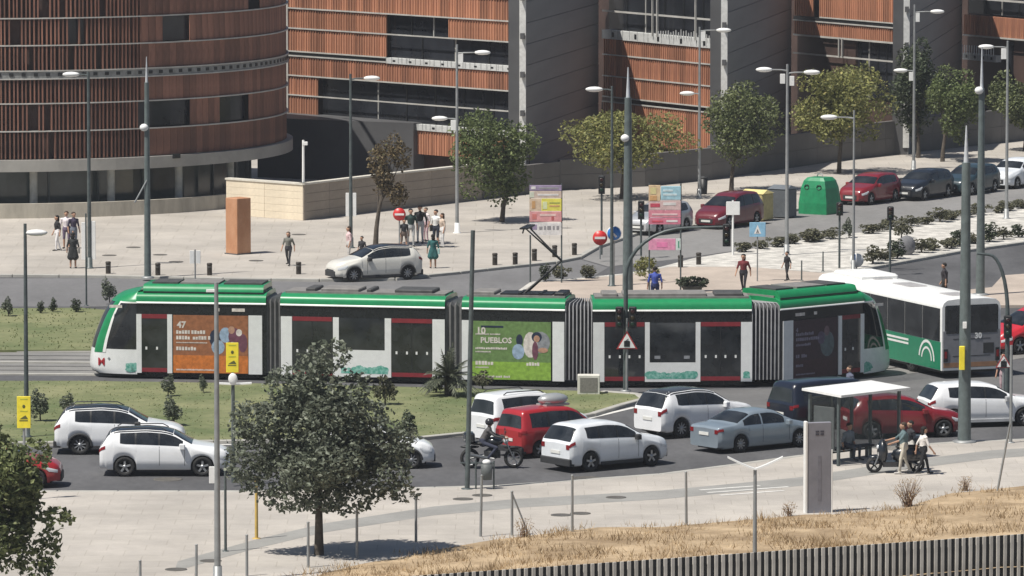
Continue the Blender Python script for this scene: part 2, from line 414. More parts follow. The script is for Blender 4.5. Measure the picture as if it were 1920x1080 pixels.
RC = (-26.3, 85.6); RR = 14.6                      # centre and radius of the drum
def rp_(a, r=RR): return (RC[0] + r * math.sin(a), RC[1] - r * math.cos(a))     # a = 0 looks to the camera side
ZROW = [2.993, 4.396, 5.771, 7.224, 8.650, 9.995, 11.445, 12.893]
rb = thing('round_building', 'round building wrapped in rusty vertical steel fins above a concrete band', 'building', (RC[0], RC[1], 0.12))
def ring(r0, r1, z0, z1, a0, a1, n, cx=0, cy=0):
    m = MB()
    for i in range(n):
        t0, t1 = a0 + (a1 - a0) * i / n, a0 + (a1 - a0) * (i + 1) / n
        q = [(r * math.sin(t), -r * math.cos(t)) for r, t in ((r1, t0), (r1, t1), (r0, t1), (r0, t0))]
        m.prism(q, z0, z1)
    return m
Z0 = 0.12
def rel(z): return z - Z0
A0, A1 = R(-80), R(118)
# core drum
core = MB(); prof = [(RR - 0.55, rel(ZROW[0]) - 0.1), (RR - 0.55, rel(ZROW[-1]) + .1), (0.01, rel(ZROW[-1]) + .1)]
core.lathe(prof, 72, smooth=True); core.build('wall', BACKW, rb)
ring(RR - 1.2, RR + 0.35, rel(2.410), rel(ZROW[0]), R(-180), R(180), 96).build('concrete_band', CONC, rb)
ring(RR - 2.1, RR - 1.9, 0, rel(2.410) + 0.1, R(-180), R(180), 72).build('ground_floor_glazing', GLAZ, rb)
for k in range(-3, 12):
    a = R(k * 11.5 + 3)
    MB().box(-0.05, 0.05, -0.06, 0.06, 0.0, rel(2.410) + 0.05, 0, Matrix.Translation((*[(RR - 1.86) * q for q in (math.sin(a), -math.cos(a))], 0)) @ Matrix.Rotation(a, 4, 'Z')).build('mullion', DARKP, rb)
for a in (R(-18), R(10.5), R(27), R(43.5), R(60)):
    MB().cyl((RR * .95 * math.sin(a), -RR * .95 * math.cos(a), 0), (RR * .95 * math.sin(a), -RR * .95 * math.cos(a), rel(2.410) + .05), 0.2, n=12).build('column', mat('column concrete', (0.36, 0.37, 0.355), 0.8), rb)
ring(RR + 0.3, RR + 0.55, -0.05, rel(0.846), R(-95), R(58), 80).build('parapet', mat('parapet concrete', (0.40, 0.37, 0.31), 0.85, var=0.16, scale=0.9, stretch=(2, 2, 0.4), fine=0.1), rb)
# horizontal rails, one ring each; the middle one is a walkway band
for i, z in enumerate(ZROW):
    if i == 0: continue
    if i == 3:
        ring(RR - .5, RR + 0.10, rel(z) - 0.22, rel(z) + 0.16, A0, A1, 72).build('walkway', mat('walkway steel', (0.22, 0.225, 0.22), 0.6, var=0.2), rb)
        rj = MB()
        for k in range(84):
            a = A0 + (A1 - A0) * (k + .5) / 84
            rj.box(-0.10, 0.10, -0.02, 0.02, rel(z) - 0.10, rel(z) + 0.06, 0, Matrix.Translation((*[(RR + .11) * q for q in (math.sin(a), -math.cos(a))], 0)) @ Matrix.Rotation(a, 4, 'Z'))
        tag(rj.build('walkway_slots', BLACK, rb), kind='stuff')
        ring(RR + .1, RR + 0.15, rel(z) - 0.26, rel(z) - 0.20, A0, A1, 72).build('rail', RAILW, rb)
        ring(RR + .1, RR + 0.15, rel(z) + 0.14, rel(z) + 0.20, A0, A1, 72).build('rail', RAILW, rb)
    else:
        ring(RR - .02, RR + 0.13, rel(z) - 0.03, rel(z) + 0.03, A0, A1, 72).build('rail', RAILW, rb)
# fins: dense vertical blades between the rails; gaps where windows sit
fin_z = [(rel(ZROW[i]) + (0.16 if i == 3 else .03), rel(ZROW[i + 1]) - (0.24 if i == 2 else .03)) for i in range(7)]
def window_gap(i, a):
    d = math.degrees(a)
    return (i == 4 and 16.5 < d < 20.5) or (i == 1 and 31 < d < 44) or (i == 1 and 52 < d < 62) or (i == 4 and 38 < d < 44) or (i in (5, 6) and d < 2.2)
finmesh = {}
joined = MB(); fins = []
step = 0.205 / RR
for i in range(7):
    z0, z1 = fin_z[i]
    n = int((A1 - A0) / step)
    for k in range(n):
        a = A0 + step * (k + 0.5)
        if window_gap(i, a) and k % 3: continue
        if a > R(33): continue
        if random.random() < 0.035: continue
        fins.append((i, a + random.uniform(-.1, .1) * step))
cand = [f_ for f_ in fins if R(0) < f_[1] < R(52) and f_[0] < 6]
cand = [f_ for f_ in cand if f_[0] < 5] or cand
single = set(sorted(cand, key=lambda f_: f_[1])[:300])
for i in range(7):
    z0, z1 = fin_z[i]
    finmesh[i] = MB().box(-0.035, 0.035, -0.06, 0.10, z0, z1).mesh('fin', CORTEN)
for f_ in fins:
    i, a = f_; z0, z1 = fin_z[i]
    x, y = RR * math.sin(a), -RR * math.cos(a)
    if f_ in single:
        put('fin', finmesh[i], rb, (x, y, 0), a + math.pi + random.uniform(-.12, .12))
    else:
        joined.box(-0.035, 0.035, -0.10, 0.06, z0, z1, 0, Matrix.Translation((x, y, 0)) @ Matrix.Rotation(a, 4, 'Z'))
tag(joined.build('fins', CORTENJ, rb), kind='stuff')
# past the entrance side the cladding turns into flush sheets of the same steel
for i in range(7):
    z0, z1 = fin_z[i]
    pm_ = MB().box(-.205, .205, -.02, .02, z0, z1).mesh('panel', CORTEN)
    a = R(33.2)
    while a < R(100):
        if not (window_gap(i, a) or (i == 5 and 62 < math.degrees(a) < 68)): put('panel', pm_, rb, ((RR + .0) * math.sin(a), -(RR + .0) * math.cos(a), 0), a)
        a += .425 / RR
# brown sheets behind the fins, window panes where the fins leave gaps
for i in range(7):
    z0, z1 = fin_z[i]
    ring(RR - .30, RR - .26, z0, z1, A0, R(33), 40).build('backing_sheet', CORTENB, rb)
for i, d0, d1 in ((4, 16.5, 20.5), (1, 31, 44), (1, 52, 62), (4, 38, 44)):
    z0, z1 = fin_z[i]
    ring(RR - .25, RR - .20, z0 + .05, z1 - .05, R(d0), R(d1), 6).build('window', GLAZ2, rb)
MB().box(-0.22, 0.22, -0.04, 0.04, 2.72, 2.95, 0, Matrix.Translation(((RR + .38) * math.sin(R(39.5)), -(RR + .38) * math.cos(R(39.5)), 0)) @ Matrix.Rotation(R(39.5), 4, 'Z')).build('vent', BLACK, rb)

# ---------------------------------------------------------------- comb-shaped building: corten wings between dark slabs
def wing(name, label, Lp, Rp, Sp, Zt, rows, dark, bottoms=None, pw=0.62):
    """rows: list of (z_low, z_high) of the storeys' panel courses; dark(u, row) -> True where glazing replaces panels"""
    a, b = Vector(Lp), Vector(Rp); L = (b - a).length; rz = math.atan2(b.y - a.y, b.x - a.x)
    w = thing(name, label, 'building', (a.x, a.y, 0.12), rz)
    rot = Matrix.Rotation(-rz, 2); bk = rot @ (Vector(Sp) - a)
    shell = [(0.05, 0.45), (L - 0.5, 0.45), (bk.x - .3, bk.y - .4)]
    # dark inner volume, set back behind the cladding line
    MB().prism(shell, 0.0 if bottoms is None else 2.2, Zt).build('wall', CORTENB, w)
    MB().box(-1.6, 0.04, 0.45, 0.7, 0.0, Zt).build('shadow_gap_fill', CORTENB, w)  # added dark filler, stands in for the shadow gap beside the slab
    n = round(L / pw); s = L / n
    cache = {}
    for ri, (z0, z1) in enumerate(rows):
        for k in range(n):
            u = (k + 0.5) / n
            if dark(u, ri): continue
            zb = z0
            if bottoms is not None and ri == 0:
                zb = bottoms(u)
                if zb > z1 - 0.15: continue
            key = (round(zb, 2), z1)
            if key not in cache:
                cache[key] = MB().bbox(-s / 2 + .012, s / 2 - .012, 0.0, 0.10, zb, z1, 0.01)
                mm = cache[key]
                for q in range(3):
                    x = -s / 2 + s * (q + 0.5) / 3
                    mm.box(x - 0.03, x + 0.03, -0.045, 0.01, zb + .01, z1 - .01)
                cache[key] = mm.mesh('panel', CORTENP)
            put('panel', cache[key], w, ((k + 0.5) * s, random.uniform(-.012, .012), 0))
    return w, L

def glaze(w, L, u0, u1, z0, z1, nm=4):
    MB().box(L * u0, L * u1, 0.36, 0.42, z0, z1).build('window', GLAZ2, w)
    for k in range(1, nm):
        x = L * (u0 + (u1 - u0) * k / nm)
        MB().box(x - .03, x + .03, 0.30, 0.36, z0, z1).build('mullion', RAILW if k == 2 else BLACK, w)

def rail_(w, L, u0, u1, z, t=0.035, m=None):
    MB().box(L * u0, L * u1, -0.09, -0.045, z - t, z + t).build('rail', m or RAILW, w)

def sill(w, L, u0, u1, z0, z1, holes=6):
    s_ = MB().box(L * u0, L * u1, -0.10, 0.30, z0, z1).build('sill', mat('white perforated sill', (0.55, 0.56, 0.55), 0.6, var=0.1), w)
    for k in range(holes):
        x = L * (u0 + (u1 - u0) * (k + .5) / holes)
        MB().box(x - .10, x + .10, -0.115, -0.10, z0 + .12, z1 - .1).build('socket', BLACK, s_)
    for k in range(int(holes * 3.5)):
        x = L * (u0 + (u1 - u0) * (k + random.random() * .8) / (holes * 3.5))
        MB().box(x - .015, x + .015, -0.112, -0.10, z0 + .05, z1 + .05).build('bar', GALV, s_)
    return s_

def at_depth(u, Yd, z=0):
    D = Yd + 245.0; dp = D * 0.99522 + 27.645 * 0.0977
    return ((u - 960) * dp / 12000.0, Yd)
TOP = 10.6
S1, S2, S3, S4 = at_depth(1122, 105.6), at_depth(1483, 120.4), at_depth(1803, 145.4), at_depth(2300, 160)
# first wing (between the drum and the first slab)
R1, L1 = (0.40, 86.2), (-12.1, 99.8)
zz = lambda v: v - 0.12
za, zb_, zc, zd, ze, zf = zz(8.981), zz(7.902), zz(6.657), zz(5.356), zz(4.303), zz(3.194)
sp = 1.17
rows1 = [(1.0, zf - .28), (zf + .1, ze - .03), (ze + .03, zd - .03), (zd + .03, zc - .32), (zc + .02, zb_ - .03), (zb_ + .03, za - .03), (za + .03, za + sp - .03), (za + sp + .03, TOP)]
def arch(u):
    if u < 0.36: return zf - .35 - 3.15 * (u / 0.36) ** 1.6
    return 1.55 if u > .46 else 0.6
def dark1(u, r):
    if r in (1, 2): return u > 0.135
    if r == 4: return u > 0.43
    if r == 5: return 0.43 < u < 0.715
    return False
w1, LL = wing('corten_wing', 'rusty steel clad wing with long dark windows beside the round building', L1, R1, S1, TOP, rows1, dark1, arch)
LL1 = LL
glaze(w1, LL, .135, .995, zf + .05, zd - .05, 7); glaze(w1, LL, .43, .995, zc, zb_, 4); glaze(w1, LL, .43, .715, zb_, za - .04, 3)
for z in (za, zb_, zd, ze): rail_(w1, LL, 0, 1, z)
rail_(w1, LL, 0, 1, za + sp)
sill(w1, LL, .135, .995, zf - .26, zf + .06, 11); sill(w1, LL, .44, .995, zc - .30, zc, 8)
MB().box(0.02, LL * .44, -.02, .2, zc - .22, zc - .02).build('slot', BLACK, w1)
MB().box(0.02, LL * .135, -.02, .2, zf - .22, zf + .05).build('slot', BLACK, w1)
rail_(w1, LL, 0, .44, zc + .0); rail_(w1, LL, 0, .44, zc - .24); rail_(w1, LL, 0, .135, zf - .25); rail_(w1, LL, 0, .135, zf + .07)
MB().box(0.0, 0.12, -.1, .3, zf - .5, TOP).build('corner_trim', RAILW, w1)
MB().box(LL - .18, LL - .12, -.12, -.05, 0.5, TOP).build('corner_trim', RAILW, w1)

def slab_wall(label, a, b, zt):
    """tall dark wall of horizontal cladding boards"""
    a, b = Vector(a), Vector(b); L = (b - a).length; rz = math.atan2(b.y - a.y, b.x - a.x)
    w = thing('dark_slab', label, 'building', (a.x, a.y, 0.12), rz)
    MB().box(0.0, L, 0.05, 0.9, 0, zt).build('wall', DGREY, w)
    h = 1.1
    me = MB().bbox(0.0, L, 0.0, 0.06, 0.01, h - .02, 0.008).mesh('cladding_board', SLATE)
    k = 0
    while k * h < zt:
        put('cladding_board', me, w, (0, random.uniform(-.006, .006), k * h)); k += 1
    MB().box(-.09, -.01, -0.04, 0.3, 0.4, zt).build('edge_trim', mat('white edge trim', (0.6, 0.6, 0.58), 0.5), w)
    for q in range(5):
        MB().box(-.40, -.14, 0.0, 0.2, 2.0 + q * 2.0, 2.3 + q * 2.0).build('bracket', DGREY, w)
    return w

# wing corners read off the plan: each wing runs forward to the right, each slab runs back
R2, L2 = at_depth(1347, 96.3), at_depth(1131, 106.0)
R3, L3 = at_depth(1690, 112.0), at_depth(1488, 121.0)
R4, L4 = at_depth(2100, 132.0), at_depth(1806, 146.0)
slab_wall('tall dark grey slab with white edge beside the wing with long windows', at_depth(985, 86.0), at_depth(1122, 105.6), TOP)
slab_wall('tall dark grey slab standing behind the lamp with two arms', at_depth(1362, 96.0), at_depth(1483, 120.4), TOP)
slab_wall('tall dark grey slab rising behind the darkest green tree', at_depth(1703, 111.5), at_depth(1803, 145.4), 10.2)

Yr = 96.3
zs0, zs1 = zz(7.015), zz(7.329)
r110, r147, r188 = zz(6.103), zz(4.933), zz(3.763)
rows2 = [(1.2, r188 - .25), (r188 + .03, r147 - .03), (r147 + .03, r110 - .03), (r110 + .03, zs0 - .03), (TOP - .5, TOP)]
w2, LL = wing('corten_wing', 'rusty steel clad wing topped by a glazed gallery with white balustrade', L2, R2, S2, TOP, rows2, lambda u, r: False)
glaze(w2, LL, .0, .99, zs1, TOP - .55, 6)
rail_(w2, LL, 0, 1, zz(8.497), .05); rail_(w2, LL, 0, 1, r110); rail_(w2, LL, 0, 1, r147); rail_(w2, LL, 0, 1, r188 + .03); rail_(w2, LL, 0, 1, r188 - .25)
sill(w2, LL, 0, .99, zs0 - .05, zs1 + .12, 5)
for x in (.45, .49, .82): MB().box(LL * x, LL * x + .07, -.2, -.1, zs1, TOP - .55).build('post', RAILW, w2)
for k in range(22): MB().box(LL * (.5 + .48 * k / 22), LL * (.5 + .48 * k / 22) + .025, -.16, -.12, zs1, zs1 + random.uniform(.3, .55)).build('baluster', WHITE, w2)
MB().box(LL - .18, LL - .12, -.12, -.05, 0.5, TOP).build('corner_trim', RAILW, w2)

zq = zz(7.348); zw = zz(6.305); zv = zz(5.261)
rows3 = [(zw + .03, zq - .18), (zq + .05, zq + 1.4), (zq + 1.46, 10.8)]
w3, LL = wing('corten_wing', 'rusty steel clad wing with brown recessed storey below its panel band', L3, R3, S3, 10.8, rows3, lambda u, r: r == 1 and .18 < u < .24)
MB().box(.05, LL * .55, .2, .45, zv - 1.6, zw - .05).build('brown_sheet', CORTENB, w3)
glaze(w3, LL, .5, .98, zv - 2.2, zw - .06, 6)
MB().box(0, LL, -.05, .2, zq - .17, zq + .02).build('slot', BLACK, w3)
rail_(w3, LL, 0, 1, zq - .2); rail_(w3, LL, 0, 1, zw, .05); rail_(w3, LL, 0, .95, zv, .045); rail_(w3, LL, .25, 1, zq + .06)
for x in (.44, .47): MB().box(LL * x, LL * x + .07, -.2, -.1, zv, zw).build('post', RAILW, w3)
MB().box(LL - .18, LL - .12, -.12, -.05, 0.5, 10.8).build('corner_trim', RAILW, w3)

zj, zk_, zl_ = zz(7.105), zz(6.110), zz(4.824)
rows4 = [(zl_ + .03, zk_ - .03), (zj + 1.5, zj + 3)]
w4, LL = wing('corten_wing', 'rusty steel clad wing with white balcony railing behind the far trees', L4, R4, S4, 10.0, rows4, lambda u, r: False)
glaze(w4, LL, 0, 1, zk_ + .05, zj + 1.4, 9); rail_(w4, LL, 0, 1, zj, .06); rail_(w4, LL, 0, 1, zl_, .05)
sill(w4, LL, 0, .22, zl_ - 1.5, zl_ - 1.1, 4)
for k in range(14): MB().box(LL * .22 * k / 14, LL * .22 * k / 14 + .05, -.14, -.10, zl_ - 1.15, zl_ - .6).build('baluster', WHITE, w4)
for k in range(6): MB().box(LL * (.25 + .12 * k), LL * (.25 + .12 * k) + .6, .3, .45, 1.5, zl_ - .2).build('window', GLAZ2, w4)

MB().box(LL1 * .3, LL1 - .2, .5, .9, 0, 2.5).build('recess_wall', CORTENB, w1)
# dark underpass between drum and first wing
up = thing('underpass', 'dark recess of the underpass below the arched rusty wing', 'underpass', (*(-11.160, 76.522), 0.12))
x0, y0 = (-11.160, 76.522)
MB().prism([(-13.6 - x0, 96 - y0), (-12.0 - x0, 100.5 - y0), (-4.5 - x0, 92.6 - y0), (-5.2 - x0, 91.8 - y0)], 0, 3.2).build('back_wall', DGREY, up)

# low boundary walls
def wall_run(name, label, pts, h, m, cope=None, th=0.3, course=None):
    x, y = pts[0]
    w = thing(name, label, 'wall', (x, y, 0.12))
    for i, (a, b) in enumerate(zip(pts, pts[1:])):
        a, b = Vector(a), Vector(b); d = (b - a).normalized(); n_ = Vector((-d.y, d.x)) * th
        q = [(p.x - x, p.y - y) for p in (a, b, b + n_, a + n_)]
        hh = h if not isinstance(h, (list, tuple)) else h[i]
        if course:
            k = 0; L = (b - a).length; nb_ = max(1, round(L / 2.4)); rz = math.atan2(d.y, d.x)
            for c in range(round(hh / course)):
                for j in range(nb_):
                    MB().bbox(0.006, L / nb_ - .006, 0, th, 0.006, hh / round(hh / course) - .004, .008).build('panel', m, w, (a.x - x + d.x * L * j / nb_, a.y - y + d.y * L * j / nb_, c * hh / round(hh / course)), rz)
        else:
            MB().prism(q, -0.02, hh).build('wall_face', m, w)
        if cope:
            q2 = [(p.x - x, p.y - y) for p in (a - n_ * .15 - d * .03, b - n_ * .15 + d * .03, b + n_ * 1.15 + d * .03, a + n_ * 1.15 - d * .03)]
            MB().prism(q2, hh + .002, hh + .09).build('coping', cope, w)
    return w
COPE = mat('pale coping', (0.60, 0.57, 0.50), 0.8, var=0.08)
wall_run('boundary_wall', 'low cream stone wall beside the rusty pillar', [(-14.248, 72.799), (-10.311, 69.460)], 1.874 - .12, CONCW, COPE, course=.36)
wall_run('boundary_wall', 'low wall with its shade painted brownish, running up behind the thin reddish tree', [(-10.259, 69.460), (-6.637, 74.960), (-1.504, 81.947)], 1.874 - .12, mat('shaded wall concrete', (0.32, 0.27, 0.22), 0.85, var=0.12, scale=0.5, fine=0.1), COPE, course=.5)  # shade of this wall face painted in as a darker brown
wall_run('boundary_wall', 'long dark boundary wall under the row of trees', [(-1.476, 81.947), (2.503, 87.557), (7.000, 89.923), (10.640, 94.406), (17.950, 107.091), (29.466, 122.381), (43.131, 140.392)], [1.5, 1.6, 1.7, 1.8, 1.9, 2.0], mat('boundary wall grey', (.135, .128, .122), .8, var=.12, scale=.5), None, course=.8)
# rusty square pillar on the plaza
pl = thing('rusty_pillar', 'square rust coloured steel pillar standing on the pale plaza', 'pillar', (*(-12.736, 51.653), 0.12), R(42))
PILM = mat('orange rust pillar', (0.42, 0.20, 0.10), 0.75, rgb2=(0.52, 0.28, 0.16), scale=1.2, stretch=(1, 1, .5), fine=0.15)
MB().bbox(-.42, .42, -.42, .42, 0, 2.627, .02).build('shaft', PILM, pl)
MB().box(-.46, .46, -.46, .46, -.01, .05).build('base_plate', DGREY, pl)

# ---------------------------------------------------------------- the tram
TGREEN = mat('tram green', (0.012, 0.235, 0.085), 0.3, var=0.08, coat=0.4)
TWHITE = mat('tram white', (0.74, 0.75, 0.74), 0.3, var=0.04, coat=0.3)
TBLACK = mat('tram black', (0.012, 0.014, 0.016), 0.25, var=0.2)
TRED = mat('tram door red', (0.21, 0.02, 0.028), 0.45, var=0.1)
TROOF = mat('tram roof grey', (0.20, 0.19, 0.18), 0.7, var=0.15)
TDARK = mat('roof unit dark', (0.06, 0.06, 0.06), 0.7, var=0.2)
BELL = mat('bellows rubber', (0.10, 0.10, 0.105), 0.65, var=0.2)
BELLT = mat('bellows rib edge', (0.27, 0.27, 0.28), 0.6, var=0.1)
TEAL = mat('tram teal print', (0.05, 0.30, 0.22), 0.4, rgb2=(0.30, 0.55, 0.48), scale=9)
tram = thing('tram', 'long five-section articulated tram with green roof band and white panels', 'tram', (*(-1.223, -1.980), 0.0))
tx, ty = (-1.223, -1.980)
TW = 2.45; ZB, ZP, ZK, ZG = 0.24, 2.52, 2.97, 3.36      # skirt, panel top, black band top, green top

def section(a, b, right_cab=False, left_cab=False, fairing=False):
    a, b = Vector(a), Vector(b); L = (b - a).length; rz = math.atan2(b.y - a.y, b.x - a.x)
    X = (lambda x: L - x) if right_cab else (lambda x: x)
    c0 = 2.06 if (right_cab or left_cab) else 0.0
    m = MB()
    def bx(x0, x1, y0, y1, z0, z1, mi=0):
        m.box(min(X(x0), X(x1)), max(X(x0), X(x1)), y0, y1, z0, z1, mi)
    bx(c0, L, 0.03, TW - 0.03, ZB, ZK)
    bx(c0 + .3, L - .3, 0.25, TW - .25, 0.06, ZB)
    s = m.build('car_section', TBLACK, tram, (a.x - tx, a.y - ty, 0), rz)
    # green cant rail and roof: rounded profile swept along the section
    prof = [(0.0, ZK), (0.0, ZK + .16), (0.05, ZK + .28), (0.16, ZG - .03), (0.34, ZG + .02), (TW / 2, ZG + .05)]
    prof += [(TW - y, z) for y, z in prof[::-1][1:]]
    def sweep(x0, x1, pr, mt, name):
        n = len(pr); q = MB()
        vv = [(X(x), y, z) for x in (x0, x1) for y, z in pr]
        q.add(vv, [[i, i + 1, n + i + 1, n + i] for i in range(n - 1)], 0, True)
        q.add(vv, [list(range(n)), list(range(n, 2 * n))], 0)
        return q.build(name, mt, s)
    def bar(x0, x1, y0, y1, z0, z1, mt, name):
        q = MB().box(min(X(x0), X(x1)), max(X(x0), X(x1)), y0, y1, z0, z1)
        return q.build(name, mt, s)
    e0 = c0 if c0 else 0.02
    sweep(e0, L - .02, prof, TGREEN, 'roof_band')
    sweep(e0, L - .02, [(-.012, ZK - .03), (-.012, ZK + .035), (.02, ZK + .035), (.02, ZK - .03)], WHITE, 'trim_line')
    bar(e0 + .1, L - .1, .45, TW - .45, ZG + .02, ZG + .10, TROOF, 'roof_walkway')
    if fairing:
        fp = [(0.14, ZG - .03), (0.16, ZG + .08), (0.26, ZG + .27), (0.42, ZG + .30), (TW - .42, ZG + .30), (TW - .26, ZG + .27), (TW - .14, ZG - .03)]
        sweep(2.3, L - .15, fp, TGREEN, 'roof_fairing')
        bar(2.32, L - .15, .128, .15, ZG - .01, ZG + .035, BLACK, 'roof_seam')
        for x0, x1, mt in ((2.6, 3.6, TDARK), (3.7, 5.2, TROOF), (5.4, L - .25, TDARK)):
            bar(x0, x1, .5, TW - .5, ZG + .29, ZG + .36, mt, 'roof_unit')
    return s, L, X, bar

def door(s, X, x0, x1, double=True):
    xa, xb = min(X(x0), X(x1)), max(X(x0), X(x1))
    m = MB().box(xa, xb, -.004, .04, .42, ZP - .16, 0)
    m.box(xa, xb, -.012, .04, ZP - .16, ZP + .0, 1)
    m.box(xa, xb, -.012, .04, ZB + .04, .44, 1)
    if double: m.box((xa + xb) / 2 - .015, (xa + xb) / 2 + .015, -.010, 0, .44, ZP - .17, 2)
    for k in ((.12, .38, .62, .88) if double else (.18, .6)):
        x = xa + (xb - xa) * k
        m.box(x - .035, x + .035, -.012, 0, 1.15, 1.26, 3)
    return m.build('door', [GLASSD, TRED, BLACK, WHITE], s)

def panel(bar, x0, x1, z0=ZB, z1=ZP, m=TWHITE, name='side_panel', y=-.015):
    return bar(x0, x1, y, .035, z0, z1, m, name)

def blobs(s, X, x0, x1, z0, n=9, zr=.35, y=-.019):
    q = MB()
    for k in range(n):
        x = x0 + (x1 - x0) * (k + .5) / n; r = random.uniform(.06, .17)
        pts = [(X(x + r * 1.3 * math.cos(t)), y - .0004 * k, z0 + random.uniform(.9, 1.1) * r * math.sin(t) + .12) for t in [2 * math.pi * i / 9 for i in range(9)]]
        q.add(pts, [list(range(9))])
    q.box(min(X(x0), X(x1)), max(X(x0), X(x1)), y - .001, y + .002, z0 - .05, z0 + .05)
    tag(q.build('leaf_print', TEAL, s), kind='stuff')

def bars(s, X, x0, z0, words, h, m, y=-.021):
    """lines of print too small to read: one light stroke for each word"""
    q = MB(); x = x0
    for w in words:
        k = 0
        while k < w:
            q.box(min(X(x + k), X(x + k + h * .62)), max(X(x + k), X(x + k + h * .62)), y, y + .004, z0, z0 + h * random.choice((1, 1, .8)))
            k += h * .8
        x += w + h * .7
    return tag(q.build('fine_print', m, s), kind='stuff')

def poster(s, X, x0, x1, base, lower, light, big, bigsize, faces, mirror=False, split=.95):
    xa, xb = min(X(x0), X(x1)), max(X(x0), X(x1)); Wd = xb - xa
    p = MB().box(xa, xb, -.014, .03, ZB + .02, ZP - .02, 0)
    p.box(xa, xb, -.0155, -.0135, ZB + .03, split, 1)
    p = p.build('poster', [base, lower], s)
    I = lambda x: x + xa
    w = text_mesh(big, bigsize, light, 'lettering', .012)
    o = put('lettering', w, s, (xa + .12 + .30 * bigsize * len(big), -.018, 2.12)); o.rotation_euler = (R(90), 0, 0)
    # photo montage: heads and shoulders as printed shapes
    for k, (fx, fz, rw, rh, mt) in enumerate(faces):
        q = MB(); pts = [(xa + Wd * fx + rw * math.cos(t), -.0165 - .0008 * k, fz + rh * math.sin(t)) for t in [2 * math.pi * i / 14 for i in range(14)]]
        q.add(pts, [list(range(14))]); q.build('photo_print', mt, s)
    return xa, xb

PR = lambda n, c: mat('print ' + n, c, 0.4, var=0.2, scale=6)
skin, navy, sky_, plum, grey_, pale = PR('skin', (.45, .26, .18)), PR('navy', (.02, .03, .06)), PR('blue', (.30, .40, .52)), PR('plum', (.16, .06, .09)), PR('grey', (.25, .26, .28)), PR('pale', (.65, .6, .55))

PX = 48.3
# --- section 1: left cab
def cab_details(s, L, X, bar, poster_fn):
    panel(bar, 2.06, 2.26); door(s, X, 2.27, 3.26, False); panel(bar, 3.27, 3.46)
    poster_fn(3.50, L - .72)
    panel(bar, L - .70, L - .17)
    for x, t in ((L - 2.0, .16), (L - 1.35, .5)):
        bar(x, x + t, .018, .04, ZP + .14, ZP + .26, pale, 'emblem')
    # nose: horizontal slices from skirt to roof
    prof = [(.18, .22), (.24, .06), (.45, .0), (.8, .02), (1.15, .08), (1.5, .17), (1.9, .32), (2.3, .48), (2.65, .66), (2.95, .88), (3.15, 1.10), (3.3, 1.36), (3.42, 1.75), (3.5, 2.3)]
    def xf(z):
        for (z0, x0), (z1, x1) in zip(prof, prof[1:]):
            if z <= z1: return x0 + (x1 - x0) * max(0, (z - z0) / (z1 - z0))
        return prof[-1][1]
    def edge(z, t):
        """plan outline at height z; t from 0 (near side) to 1 (far side), front in between"""
        x0 = xf(z); xe = 2.08
        if z > 3.0: inset = .30 * (z - 3.0) / .5
        else: inset = 0
        ta = abs(t - .5) * 2           # 1 at side, 0 at centre front
        # near side run then round the corner
        if ta > .45:
            k = (ta - .45) / .55; x = x0 + .34 + (max(xe, x0 + .36) - x0 - .34) * k; y = .30 * (1 - k) ** 2 + inset
        else:
            k = ta / .45; ang_ = k * math.pi / 2
            x = x0 + .34 * (1 - math.sin(ang_)) ** 1.2 * 0 + .34 * (1 - math.cos(ang_)) * 1.0; y = .30 + inset + (TW / 2 - .30 - inset) * (1 - k)
        y = y if t <= .5 else TW - y
        return (X(x), y, z)
    def skin_(z0, z1, t0, t1, mt, name, nz=8, ntt=22, off=0.0):
        q = MB(); vv = []
        for i in range(nz + 1):
            z = z0 + (z1 - z0) * i / nz
            for j in range(ntt + 1):
                x, y, zz_ = edge(z, t0 + (t1 - t0) * j / ntt)
                cx, cy = X(1.9), TW / 2
                d = Vector((x - cx, y - cy)); d.normalize() if d.length else None
                vv.append((x + d.x * off, y + d.y * off, zz_))
        q.add(vv, [[i * (ntt + 1) + j, i * (ntt + 1) + j + 1, (i + 1) * (ntt + 1) + j + 1, (i + 1) * (ntt + 1) + j] for i in range(nz) for j in range(ntt)], 0, True)
        return q.build(name, mt, s)
    skin_(.18, 1.14, 0, 1, TWHITE, 'nose_panel')
    skin_(1.14, 2.98, 0, 1, GLASSD, 'cab_glazing', 12, 40)
    skin_(2.96, 3.5, 0, 1, TGREEN, 'nose_roof', 8, 40, .012)
    skin_(1.0, 3.0, .225, .30, TGREEN, 'window_frame', 14, 6, .012)
    skin_(1.0, 3.0, .205, .225, WHITE, 'window_frame', 14, 3, .014)
    skin_(1.0, 3.0, .70, .775, TGREEN, 'window_frame', 14, 6, .012)
    skin_(2.93, 2.99, 0, .225, WHITE, 'trim_line', 2, 10, .016)
    skin_(.14, .24, .02, .98, BLACK, 'skirt', 2, 30, -.03)
    q = MB(); x0 = X(.66)
    lab = text_mesh('M', .42, mat('logo red', (.42, .03, .04), .4), 'logo', .004)
    if X(1) < X(2):
        o = put('logo', lab, s, (X(.64), .192, .62)); o.rotation_euler = (R(90), 0, R(-16))
        o = put('logo', text_mesh('+', .18, grey_, 'logo', .01), s, (X(.95), .115, .76)); o.rotation_euler = (R(90), 0, R(-13))
    q = MB()
    for k in range(8):
        pts = [(X(1.72 + .34 * random.random() + .17 * math.cos(t)), -.006 - .001 * k, .36 + .14 * random.random() + .15 * math.sin(t)) for t in [2 * math.pi * i / 8 for i in range(8)]]
        q.add(pts, [list(range(8))])
    tag(q.build('leaf_print', TEAL, s), kind='stuff')
    # destination display and driver's seat hint behind the glass
    MB().box(min(X(1.0), X(1.5)), max(X(1.0), X(1.5)), .012, .03, 2.75, 2.86).build('destination_display', pale, s)

